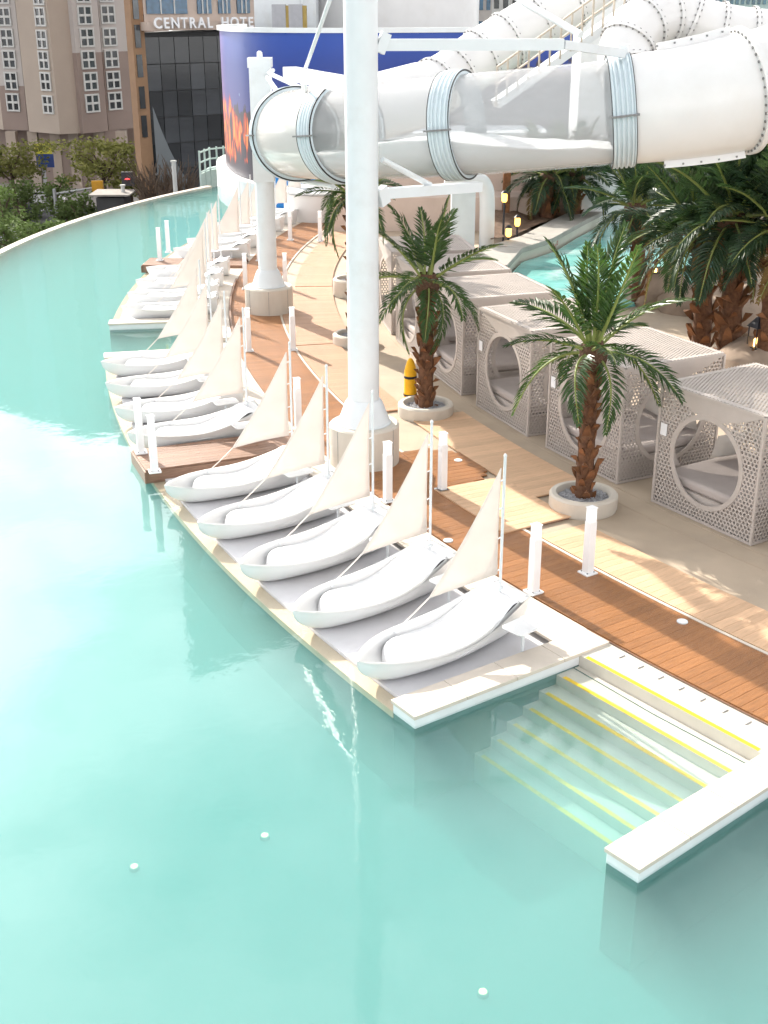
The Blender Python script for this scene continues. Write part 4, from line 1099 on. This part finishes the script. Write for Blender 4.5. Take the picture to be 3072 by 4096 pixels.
b = MB(); rows = [[p - o_ + Vector((0, 0, z)) for z in (zb, 2.4, 4.4, zt)] for p in WC]; b.grid(rows)
me = b.mesh('printed_screen', M['led'], 40); uvl = me.uv_layers.new(name='UVMap'); acc = [0]
for i in range(1, len(WC)): acc.append(acc[-1] + (WC[i] - WC[i - 1]).length)
uvs = {}
for i, p in enumerate(WC):
    for z in (zb, 2.4, 4.4, zt):
        q = p - o_; uvs[(round(q.x, 3), round(q.y, 3), z)] = (acc[i] - 6.0, z - zb)
for lp in me.loops:
    co = me.vertices[lp.vertex_index].co; key = (round(co.x, 3), round(co.y, 3), min((zb, 2.4, 4.4, zt), key=lambda z: abs(z - co.z))); uvl.data[lp.index].uv = uvs.get(key, (0, 0))
mo('printed_screen', me, t)
def band(name, off0, off1, z0, z1, m):
    rows = []
    for i, p in enumerate(WC):
        tg = (WC[min(i + 1, len(WC) - 1)] - WC[max(i - 1, 0)]).normalized(); nn = Vector((tg.y, -tg.x, 0))
        rows.append([p + nn * off0 - o_ + Vector((0, 0, z0)), p + nn * off1 - o_ + Vector((0, 0, z0)), p + nn * off1 - o_ + Vector((0, 0, z1)), p + nn * off0 - o_ + Vector((0, 0, z1)), p + nn * off0 - o_ + Vector((0, 0, z0))])
    b = MB(); b.grid(rows); return b.obj(name, m, t, 40)
band('top_cap', -.3, .12, zt + .004, zt + .18, M['whitemetal']); band('base_wall', -.2, .45, -1.2, .53, M['whitewall']); band('backing', -.25, -.05, -1, zt, M['black'])
# white tank and rooftop units behind the screen
t = thing('white_tank', 'big white round tank rising behind the screen wall', 'tank', (-0.2, 64, 0))
MB().lathe([(4.55, 0), (4.55, 13)], 64, (.6, 4, 0)).obj('drum', M['slide'], t, 40); MB().box((-4.4, 0, 6), (2.9, 4, 12)).obj('side_block', M['whitemetal'], t)
MB().tube([(-3.6, -2.1, 5.5), (-3.6, -2.1, 8)], .05, 8).obj('pipe', M['whitemetal'], t); MB().tube([(-.95, -1.0, 5.5), (-.95, -1.0, 7.0), (-.8, -1.0, 7.1)], .06, 8).obj('pipe', M['whitemetal'], t)
M['gold'] = mat('ochre panel', (.42, .30, .09), .6, .15, 4); M['unit'] = mat('grey metal unit', (.42, .42, .45), .5, .08, 5)
for px, lab in ((604, 'grey rooftop unit with ochre side, left one'), (640, 'grey rooftop unit with ochre side, right one')):
    p = atY(px, 58, 60); t = thing('rooftop_unit', lab, 'rooftop unit', p, 0, 'rooftop units'); MB().box((0, 0, .4), (.62, .6, 1.1)).obj('casing', M['unit'], t); MB().box((.40, 0, .4), (.17, .55, 1.0)).obj('side_panel', M['gold'], t); MB().box((0, 0, -.6), (.5, .5, .9)).obj('stand', M['unit'], t)
# blue fascia and white counter right of the slim column
M['blue'] = mat('bright blue paint', (.01, .20, .55), .4, .1, 1)
t = thing('blue_fascia', 'bright blue low wall behind the far sails', 'wall', atY(650, 430, 49.2)); o_ = Vector(t.location)
bl0, bl1 = atY(585, 432, 49.4) - o_, atY(745, 438, 48.8) - o_
MB().bar(bl0 + Vector((0, 0, .7)), bl1 + Vector((0, 0, .7)), .25, 2.2).obj('panel', M['blue'], t)
for k in range(4): MB().box(bl0.lerp(bl1, .3 + k * .2) + Vector((0, -.2, .7)), (.12, .12, 2.3)).obj('post', M['whitemetal'], t)
t = thing('white_counter', 'curved white counter at the far end of the boardwalk', 'counter', at(690, 470, 0)); MB().lathe([(1.3, -.02), (1.3, .95), (1.2, 1.0)], 32).obj('body', M['slide'], t, 40); MB().lathe([(1.42, 1.0), (1.42, 1.06)], 32).obj('top', M['whitemetal'], t, 40)
# pale pavilion under the tube right of the pillar
M['beigewall'] = mat('pinkish beige render', (.55, .44, .38), .8, .08, 1.5, .2, 20)
t = thing('pale_pavilion', 'pinkish beige pavilion walls with white columns under the tube', 'building', at(930, 500, 0)); o_ = Vector(t.location)
MB().box((0, 1.0, .55), (7.0, 1.6, 1.15)).obj('lower_wall', M['beigewall'], t); MB().box((.3, 2.4, 1.3), (7.0, 1.2, 2.6)).obj('upper_wall', M['beigewall'], t)
MB().box((0, 3.4, 3.0), (8.5, 3.0, .22)).obj('roof_slab', M['whitemetal'], t)
for k in range(6): MB().tube([(-3 + k * 1.2, 2.0, 2.4), (-3 + k * 1.2, 2.0, 2.95)], .12, 10).obj('column', M['whitemetal'], t)
MB().box((2.6, .1, 1.0), (.25, .25, 2.0)).obj('brown_post', M['boot'], t)
MB().box((0, 5.2, 1.4), (8.5, .2, 3.0)).obj('dark_back', M['greywall'], t)
# balcony railing left of the screen wall
M['teal'] = mat('pale teal steel', (.45, .58, .55), .5, .08, 4)
t = thing('balcony_frame', 'pale teal steel balcony railing left of the screen wall', 'railing', atY(460, 385, 66)); o_ = Vector(t.location)
q = [atY(430, 330, 66) - o_, atY(452, 322, 68) - o_, atY(495, 318, 69) - o_]
for p0, p1 in zip(q, q[1:]):
    for dz in (0, -.5, -1.0): MB().bar(p0 + Vector((0, 0, dz)), p1 + Vector((0, 0, dz)), .07, .07).obj('rail', M['teal'], t)
for p0 in q + [q[0].lerp(q[1], .5), q[1].lerp(q[2], .35), q[1].lerp(q[2], .7)]: MB().box(p0 + Vector((0, 0, -.9)), (.09, .09, 2.0)).obj('post', M['teal'], t)
MB().prism([(q[0].x, q[0].y), (q[1].x, q[1].y), (q[2].x, q[2].y), (q[2].x, q[2].y + 3), (q[0].x, q[0].y + 3)], -3.6, -.05 + q[0].z - 1.05).obj('balcony_slab', M['teal'], t)

# ------------------------------------------------------------------ city below
GZ = -12.0
b = MB(); b.add([(-500, 60, GZ), (300, 60, GZ), (300, 700, GZ), (-500, 700, GZ)], [(0, 1, 2, 3)]); b.add([(-500, -100, GZ), (300, -100, GZ), (300, 60, GZ), (-500, 60, GZ)], [(0, 1, 2, 3)])
struct(b.obj('street', M['asphalt']))
b = MB(); b.box((-90, 150, GZ + .06), (160, 40, .13)); b.box((-70, 78, GZ + .06), (90, 14, .13)); struct(b.obj('street_pavement', M['pavement']))
M['paint'] = mat('white road paint', (.6, .6, .58), .7, .15, 3)
b = MB()
for k in range(14): b.box((-70 + k * 6, 104, GZ + .006), (3, .18, .004))
rm = b.obj('road_markings', M['paint']); struct(rm)
# apartment block
M['apt_lo'] = mat('mauve brown render', (.26, .20, .175), .8, .06, .4); M['apt_hi'] = mat('pale grey render', (.44, .40, .38), .8, .05, .4); M['apt_mid'] = mat('pinkish beige render', (.38, .315, .265), .8, .05, .4)
M['frame'] = mat('white window frame', (.52, .52, .51), .5, .04, 2); M['pane'] = mat('dark window glass', (.035, .04, .045), .1, .5, .8, spec=.7, obj_rand=.5)
apt = thing('apartment_block', 'tall beige and mauve apartment block at upper left', 'building', atY(130, 290, 140)); ao = Vector(apt.location)
FP = [(-70, 276, 152), (8, 281, 145.6), (62, 283, 144.4), (63, 284, 143.2), (130, 290, 140), (179, 288, 141.2), (180, 288.5, 140.7), (234, 283, 143.7), (235, 282.5, 144.6), (290, 277, 147.4)]
V = [atY(*p) for p in FP]; zb_ = V[4].z; ztop = 41.0
def wallface(i, z0, z1, m, nm):
    p, q = V[i] - ao, V[i + 1] - ao; d = (q - p).normalized(); nn = Vector((-d.y, d.x, 0))
    w = MB(); w.prism([(p.x, p.y), (q.x, q.y), ((q + nn * 9).x, (q + nn * 9).y), ((p + nn * 9).x, (p + nn * 9).y)], z0 - ao.z, z1 - ao.z); return w.obj(nm, m, apt)
def zat(i, px, py):
    p, q = V[i], V[i + 1]; d = _ray(px, py); n_ = Vector((-(q - p).y, (q - p).x, 0)); k = (p - Vector((0, 0, CAM_H))).dot(n_) / d.dot(n_); return Vector((0, 0, CAM_H)) + d * k
for i, mats in ((0, ('apt_mid', None)), (1, ('apt_lo', 'apt_hi', 185)), (3, ('apt_mid', None)), (4, ('apt_mid', None)), (6, ('apt_lo', 'apt_hi', 114)), (8, ('apt_lo', 'apt_hi', 112))):
    if mats[1] is None: wallface(i, zb_, ztop, M[mats[0]], 'wall')
    else:
        zs = zat(i, FP[i][0], mats[2]).z; wallface(i, zb_, zs, M[mats[0]], 'lower_wall'); wallface(i, zs, ztop, M[mats[1]], 'upper_wall')
def window(i, px, py, w, h, parent):
    c = zat(i, px, py); p, q = V[i], V[i + 1]; d = (q - p).normalized(); nn = Vector((d.y, -d.x, 0)); Mx = Matrix((d, -nn, Vector((0, 0, 1)))).transposed(); c = c - ao
    f = MB()
    for ox, oz, ww, hh in ((-w / 2 + .09, 0, .18, h), (w / 2 - .09, 0, .18, h), (0, h / 2 - .09, w - .36, .18), (0, -h / 2 + .09, w - .36, .18), (0, 0, .22, h - .36)): f.box(c + d * ox + Vector((0, 0, oz)) + nn * .06, (ww, .2, hh), Mx)
    f.box(c - d * (w / 4 - .05) + nn * .06, (w / 2 - .30, .2, .24), Mx); f.box(c + d * (w / 4 - .05) + nn * .06, (w / 2 - .30, .2, .24), Mx)
    fo_ = bevel(f.obj('window', M['frame'], parent), .02)
    for sx in (-1, 1):
        for sz in (-1, 1): MB().box(c + d * sx * (w / 4 - .03) + Vector((0, 0, sz * (h / 4 - .0))) + nn * .03, (w / 2 - .25, .06, h / 2 - .25), Mx).obj('pane', M['pane'], fo_)
for i, xs, w in ((1, ((5, -12), (10, 36), (16, 82), (21, 128), (25, 175), (29, 221)), 1.75), (3, ((84, -10), (88, 36), (92, 85), (96, 130), (100, 176), (105, 226)), 1.75), (6, ((178, -15), (182, 33), (187, 81), (190, 129), (195, 176), (199, 223)), 2.0), (8, ((228, -16), (232, 31), (236, 80), (240, 127), (244, 173), (248, 218)), 1.95)):
    for px, py in xs: window(i, px, py, w, 1.95, apt)
base = MB(); 
for i in (1, 4, 8):
    p, q = V[i] - ao, V[i + 1] - ao; base.box((p + q) / 2 + Vector((0, 6, (GZ - zb_) / 2 - .02)), (9, 6, zb_ - GZ))
base.obj('ground_floor', M['apt_lo'], apt)
for px in (25, 72, 120, 160, 215, 262):
    p = atY(px, 292, 144) - ao; MB().box((p.x, p.y, (GZ - zb_) / 2 - .01), (1.1, 1.1, zb_ - GZ - .02)).obj('pier', M['apt_mid'], apt)
# hotel with dark glass
M['hotelglass'] = mat('dark facade glass', (.04, .043, .048), .10, .5, .15, spec=.6, obj_rand=.5); M['hotelframe'] = mat('beige stone frame', (.50, .40, .34), .7, .08, 1); M['orange'] = mat('orange tan stone', (.27, .16, .09), .75, .12, 1); M['teal2'] = mat('blue teal lobby glass', (.05, .14, .18), .15, .3, .6, spec=.6, obj_rand=.3)
HA, HB = atY(306, 60, 92), atY(560, 46, 98); hd_ = (HB - HA); hd_.z = 0; hl = hd_.length; hd_.normalize(); hn = Vector((hd_.y, -hd_.x, 0)); HMx = Matrix((hd_, -hn, Vector((0, 0, 1)))).transposed()
hot = thing('glass_hotel', 'dark glass hotel tower with a white roof sign and orange stone edge', 'building', (HA.x, HA.y, GZ)); ho = Vector(hot.location)
def HP(s, out, z): return Vector((HA.x, HA.y, 0)) + hd_ * s + hn * out + Vector((0, 0, z)) - ho
zsign = HA.z
def hbody(z0, z1, o0, m, nm):
    p, q = HP(0, o0, 0), HP(hl * 1.5, o0, 0); w = MB(); w.prism([(p.x, p.y), (q.x, q.y), (q.x, q.y + 18), (p.x + 2, p.y + 18)], z0 - GZ, z1 - GZ); return w.obj(nm, m, hot)
hbody(GZ, zsign - .3, 0, M['black'], 'core')
nc, nr = 9, 7; ph = (zsign - .6 - GZ - 4.6) / nr; pw = hl * 1.1 / nc
gm = MB().box((0, 0, 0), (pw - .05, .12, ph - .06)).mesh('glass_panel', M['hotelglass'])
for i in range(nc):
    for j in range(nr):
        o = mo('glass_panel', gm, hot, HP(pw * (i + .5), .1, GZ + 4.6 + ph * (j + .5))); o.rotation_euler = HMx.to_euler()
        o.rotation_euler.z += rnd.uniform(-.006, .006)
gm = MB().box((0, 0, 0), (pw * .9, .12, 4.2)).mesh('lobby_panel', M['teal2'])
for i in range(2, nc): o = mo('lobby_panel', gm, hot, HP(pw * (i + .5), .1, GZ + 2.3)); o.rotation_euler = HMx.to_euler()
hbody(zsign + .2, zsign + 40, .45, M['hotelframe'], 'upper_wall')
MB().box(HP(hl * .75, .55, zsign + .1), (hl * 1.5 + .4, 1.2, .55), HMx).obj('ledge', M['hotelframe'], hot)
wl = [(.6, 9.5), (11.8, 15), (16.6, 19.4), (21, 24), (25.6, 29), (30.6, 34.2), (36, 40)]
for a_, b_ in [(x * .36, y * .36) for x, y in wl]:
    for fz in range(3):
        o = MB().box(HP((a_ + b_) / 2, .52, zsign + 2.6 + fz * 4.2), (b_ - a_, .1, 3.4), HMx).obj('window', M['blueglass'], hot)
        for k in (1, 2): MB().box(HP(a_ + (b_ - a_) * k / 3, .60, zsign + 2.6 + fz * 4.2), (.09, .08, 3.4), HMx).obj('mullion', M['frame'], o)
MB().box(HP(-.42, -.2, (zsign + GZ) / 2 + 12), (.95, .9, zsign - GZ + 24), HMx).obj('stone_edge', M['orange'], hot)
for py in (16, 80, 146, 216, 280):
    z = atY(300, py, 89).z; MB().box(HP(-.5, .27, z), (.42, .1, 1.5), HMx).obj('slot_window', M['pane'], hot)
# curved glass fin at the hotel foot
M['fin'] = glassy('grey glass fin', (.6, .66, .7), .45, .1, (.35, .38, .4))
b = MB(); rows = []
for k in range(13):
    s = k / 12; z1 = zsign - 5.2 - 6.5 * (1 - (1 - s) ** 2.2); rows.append([HP(.1 + 4 * s, .6 + 1.2 * s, GZ + .2), HP(.1 + 4 * s, .6 + 1.2 * s, max(GZ + .5, z1))])
b.grid(rows); b.obj('glass_fin', M['fin'], hot, 50)
# sign letters
def text_mesh(txt, size, depth, m):
    c = bpy.data.curves.new('letter', 'FONT'); c.body = txt; c.size = size; c.extrude = depth; c.align_x = 'LEFT'; c.offset = .02 * size
    o = bpy.data.objects.new('letter', c); COL.objects.link(o); dg = bpy.context.evaluated_depsgraph_get(); me = bpy.data.meshes.new_from_object(o.evaluated_get(dg)); COL.objects.unlink(o); bpy.data.objects.remove(o); me.materials.clear(); me.materials.append(m); return me
M['signwhite'] = mat('white sign letter', (.80, .80, .82), .4, .02, 4)
sg = thing('roof_sign', 'white capital letter sign along the dark hotel facade', 'sign', (HA.x, HA.y, zsign)); so2 = Vector(sg.location)
LS = .98; x_ = .0; lay = []
for ch in 'CENTRAL HOTEL':
    if ch == ' ': x_ += .62; continue
    me = text_mesh(ch, LS, .07, M['signwhite']); lay.append((me, x_)); x_ += max(v.co.x for v in me.vertices) + .13
kx = hl * .90 / x_
for me, q in lay:
    o = mo('letter', me, sg, HP(.2 + q * kx, 1.45, zsign - .02) + ho - so2); o.rotation_euler = (R(90), 0, math.atan2(hd_.y, hd_.x)); o.scale = (kx, 1, 1)
# far towers
def far_block(label, px0, px1, Y, zlo, zhi, m, wm, cols, rows_, wy0, fh):
    p0, p1 = atY(px0, 30, Y), atY(px1, 30, Y); t = thing('far_tower', label, 'building', ((p0.x + p1.x) / 2, Y, 0)); w = p1.x - p0.x
    MB().box((0, 6, (zlo + zhi) / 2), (w, 12, zhi - zlo)).obj('wall', m, t)
    for i in range(cols):
        for j in range(rows_):
            MB().box((-w / 2 + w * (i + .5) / cols, -.02, wy0 + j * fh), (w / cols * .55, .2, fh * .5)).obj('window', wm, t)
far_block('distant white tower with blue windows above the screen wall', 985, 1062, 190, -12, 60, M['apt_hi'], M['blueglass'], 5, 5, 4.6, 3.0)
far_block('distant white tower right of the white tank, behind the slides', 1062, 1180, 230, -12, 60, M['frame'], M['pane'], 6, 5, 4.6, 3.2)
far_block('green glass tower at the upper right corner', 1525, 1760, 150, -12, 60, M['teal'], M['teal2'], 20, 8, 5.2, 3.0)
far_block('beige block closing the street behind the slides', 1180, 1530, 260, -12, 60, M['apt_hi'], M['pane'], 12, 5, 4.6, 3.2)
far_block('brown block between apartment and hotel', 268, 330, 170, -12, 56, M['apt_lo'], M['pane'], 4, 8, -8, 3.4)
far_block('tall block left of the apartment block, off the picture edge', -420, -75, 165, -12, 45, M['apt_mid'], M['pane'], 10, 14, -7, 3.4)
# banner on a pier
M['banyel'] = mat('yellow banner', (.55, .52, .06), .6, .1, 1.5); M['banblu'] = mat('navy banner', (.03, .06, .22), .6, .1, 1.5)
p = atY(95, 338, 128); t = thing('street_banner', 'yellow and blue banner standing among the street trees', 'sign', (p.x, p.y, GZ)); zb2 = p.z - GZ
MB().box((0, 0, zb2 + .75), (1.7, .15, 1.0)).obj('yellow_panel', M['banyel'], t); MB().box((.08, 0, zb2 - .42), (1.75, .15, 1.3)).obj('blue_panel', M['banblu'], t); MB().box((-.2, .2, zb2 / 2 - .6), (.3, .2, zb2)).obj('post', M['unit'], t)
for k in range(6): MB().box((-.62 + k * .25, -.09, zb2 + .75 + .06 * (k % 2)), (.13, .03, .3)).obj('lettering', M['banblu'] if False else M['gold'], t)

# street trees
def tree(label, px, py_top, Y, rx, rz_, m, seed, n=2600, ls=.38, bare=False):
    top = atY(px, py_top, Y); t = thing('street_tree', label, 'tree', (top.x, Y, GZ), 0, 'street trees'); H = top.z - GZ; r_ = random.Random(seed)
    cz = H - rz_
    b = MB(); b.tube([(0, 0, -.1), (.1, 0, cz * .5), (0, .1, cz)], [.28, .2, .14], 8); limbs = []
    for k in range(7 if not bare else 22):
        a = k * 2.4; q = r_.uniform(.35, .85); e = Vector((math.cos(a) * rx * q, math.sin(a) * rx * q, cz + r_.uniform(-.3, .75) * rz_)); s = Vector((0, 0, cz * r_.uniform(.6, 1.0))); b.tube([s, (s + e) / 2 + Vector((0, 0, .3)), e], [.10, .07, .03], 5); limbs.append(e)
        if bare:
            for j in range(3): f = e + Vector((r_.uniform(-1, 1), r_.uniform(-1, 1), r_.uniform(.3, 1.4))); b.tube([(s + e) / 2 + Vector((0, 0, .3)), f], [.05, .015], 4)
    b.obj('trunk', M['bark'], t, 50)
    if bare: return t
    cl = [(e, r_.uniform(.28, .5)) for e in limbs] + [(Vector((r_.gauss(0, .4) * rx, r_.gauss(0, .4) * rx, cz + r_.uniform(-.7, .8) * rz_)), r_.uniform(.25, .45)) for _ in range(16)]
    vs = []; fs = []
    for k in range(n):
        c, q = cl[k % len(cl)]; d = Vector((r_.gauss(0, 1), r_.gauss(0, 1), r_.gauss(0, .7))); d = d.normalized() * (r_.random() ** .45)
        p = c + Vector((d.x * rx * q, d.y * rx * q, d.z * rz_ * q)); s = ls * r_.uniform(.5, 1.2); u = Vector((r_.gauss(0, 1), r_.gauss(0, 1), r_.gauss(0, .6))).normalized(); v = u.cross(Vector((r_.gauss(0, 1), r_.gauss(0, 1), 1))).normalized(); i = len(vs)
        vs += [p - u * s * .5, p + v * s * .28, p + u * s * .5, p - v * s * .28]; fs.append((i, i + 1, i + 2, i + 3))
    me = bpy.data.meshes.new('crown'); me.from_pydata(vs, [], fs); me.materials.append(m); mo('crown', me, t)
    return t
TR = [('broad yellowish pine in front of the apartment block', 215, 300, 118, 4.6, 2.2, 'pine', 3600, .42), ('yellowish pine at left picture edge', 15, 300, 120, 3.8, 2.0, 'pine', 2800, .42), ('yellowish pine tucked right behind the broad pine', 275, 345, 125, 3.0, 2.0, 'pine', 2000, .42),
      ('dark street tree at far left, topmost', 38, 385, 100, 1.9, 2.0, 'tree', 1300, .36), ('dark street tree below the blue banner', 112, 378, 104, 1.8, 1.9, 'tree', 1300, .34), ('dark slender street tree left of the kiosk roof', 165, 405, 96, 1.7, 2.4, 'tree', 1800, .36),
      ('dark street tree at left edge beside parked cars', 2, 405, 88, 1.4, 2.0, 'tree', 1100, .34), ('bright green shrub tree nearest the pool edge at left', 95, 468, 80, 2.0, 1.4, 'tree', 2000, .30), ('bright green shrub tree in the lower left corner', 25, 480, 72, 2.2, 1.6, 'tree', 2400, .32), ('dark street tree just above the pool edge', 142, 430, 98, 1.3, 1.6, 'tree', 1000, .34)]
for k, (lab, px, py, Y, rx, rz_, m, n, ls) in enumerate(TR): tree(lab, px, py, Y, rx, rz_, M[m], 40 + k, n, ls)
for k, (px, lab) in enumerate(((322, 'bare street tree left in front of the hotel'), (350, 'bare street tree in the middle in front of the hotel'), (385, 'bare street tree right, near the white van'))): tree(lab, px, 352, 86 + k * 2, 1.9, 2.6, M['tree'], 70 + k, 0, .3, True)
# signal arms, poles
M['sig_y'] = mat('yellow signal housing', (.60, .30, .02), .5, .1, 3); M['pole'] = mat('grey galvanised pole', (.35, .36, .37), .5, .1, 3); M['redlamp'] = emit('red signal', (1, .05, .05), 2.0)
def signal(label, px0, py0, px1, py1, Y, box, lamp=None):
    p0, p1 = atY(px0, py0, Y), atY(px1, py1, Y); t = thing('traffic_signal', label, 'traffic light', (p0.x, Y, GZ)); o_ = Vector(t.location)
    MB().tube([(0, 0, 0), (0, 0, p0.z - GZ + .4)], .14, 10).obj('pole', M['pole'], t, 40); MB().tube([p0 - o_, p1 - o_], .08, 8).obj('arm', M['pole'], t, 40)
    MB().box(p1 - o_ + Vector((0, -.1, 0)), (.9, .35, 1.0)).obj('housing', M[box], t)
    if lamp: MB().lathe([(.2, 0), (.02, .08)], 12).obj('lamp', M['redlamp'], t).location = p1 - o_ + Vector((0, -.32, 0))
signal('traffic light arm with yellow housing above the street', 118, 419, 212, 404, 100, 'sig_y'); signal('traffic light arm with red lamp near the bare trees', 372, 371, 277, 386, 92, 'lantern', True)
for px, py, Y, lab in ((375, 350, 84, 'grey pole rising behind the pool edge by the hotel'), (265, 402, 90, 'short white pole behind the pool edge')):
    p = atY(px, py, Y); t = thing('street_pole', lab, 'pole', (p.x, Y, GZ)); MB().tube([(0, 0, 0), (0, 0, p.z - GZ)], [.17, .14], 10).obj('shaft', M['frame'], t, 40); MB().lathe([(.2, 0), (.2, .1)], 10, (0, 0, p.z - GZ)).obj('cap', M['frame'], t)
p = atY(232, 425, 88); t = thing('kiosk', 'low kiosk with pale flat roof behind the pool edge', 'kiosk', (p.x, 88, GZ)); h_ = p.z - GZ
MB().box((0, 2, h_ / 2 - .1), (2.0, 2.4, h_ - .2)).obj('wall', M['asphalt'], t); MB().box((0, 2, h_), (2.9, 3, .12)).obj('roof', M['pavement'], t)
# cars and a van
M['carwhite'] = mat('white car paint', (.62, .62, .63), .25, .03, 2, spec=.6, coat=.4); M['carred'] = mat('red car paint', (.45, .03, .03), .25, .05, 2, coat=.4); M['carglass'] = mat('car glass', (.02, .022, .025), .08, .2, 3, spec=.7)
def car(label, px, py, rz_, m, s=1.0, van=False):
    p = at(px, py, GZ + .7); t = thing('parked_car' if not van else 'white_van', label, 'car' if not van else 'van', (p.x, p.y, GZ), rz_); t.scale = (s, s, s)
    top = 1.45 if not van else 2.1
    prof = [(-2.1, .35), (-2.15, .75), (-1.9, .95), (-1.35, top), (.75, top + .02), (1.25, 1.0), (2.0, .88), (2.15, .6), (2.1, .35)] if not van else [(-2.3, .4), (-2.35, 1.2), (-2.25, top), (1.2, top), (1.75, 1.25), (2.3, 1.05), (2.4, .6), (2.35, .4)]
    b = MB(); n_ = len(prof); rows = []
    for y, k in ((-.86, 1), (-.80, 1.0), (.80, 1.0), (.86, 1)): rows.append([(x * (.97 if abs(y) > .85 else 1), y * (.9 if z > 1.05 else 1), z - (.03 if abs(y) > .85 else 0)) for x, z in prof])
    b.grid(rows); b.add(rows[0], [tuple(range(n_))]); b.add(rows[-1], [tuple(range(n_))]); b.add([rows[0][0], rows[0][-1], rows[-1][-1], rows[-1][0]], [(0, 1, 2, 3)])
    bevel(b.obj('body', m, t, 30), .05, 2, 20)
    for sy in (-1, 1): MB().box((-.2, sy * .80, top - .24), (1.9, .03, .36)).obj('side_window', M['carglass'], t)
    MB().box((1.02 if not van else 1.5, 0, top - .26), (.08, 1.35, .5), Matrix.Rotation(R(40), 3, 'Y')).obj('windscreen', M['carglass'], t)
    for x in (-1.35, 1.35):
        for y in (-.82, .82):
            w = MB(); w.tube([(x, y - .1, .33), (x, y + .1, .33)], .33, 14); w.obj('wheel', M['black'], t, 40)
    for y in (-.6, .6): MB().box((2.12, y, .68), (.08, .3, .14)).obj('headlight', M['lens'], t)
car('white car parked below the trees at left', 95, 428, .2, M['carwhite']); car('white car at the left picture edge beside shrub trees', 12, 506, .3, M['carwhite']); car('red car in front of the hotel near the bare trees', 360, 398, .1, M['carred']); car('white van just behind the pool edge near the hotel', 425, 392, 3.0, M['carwhite'], 1.15, True); car('dark car half hidden by the trees at left', 45, 455, .1, M['lantern'])
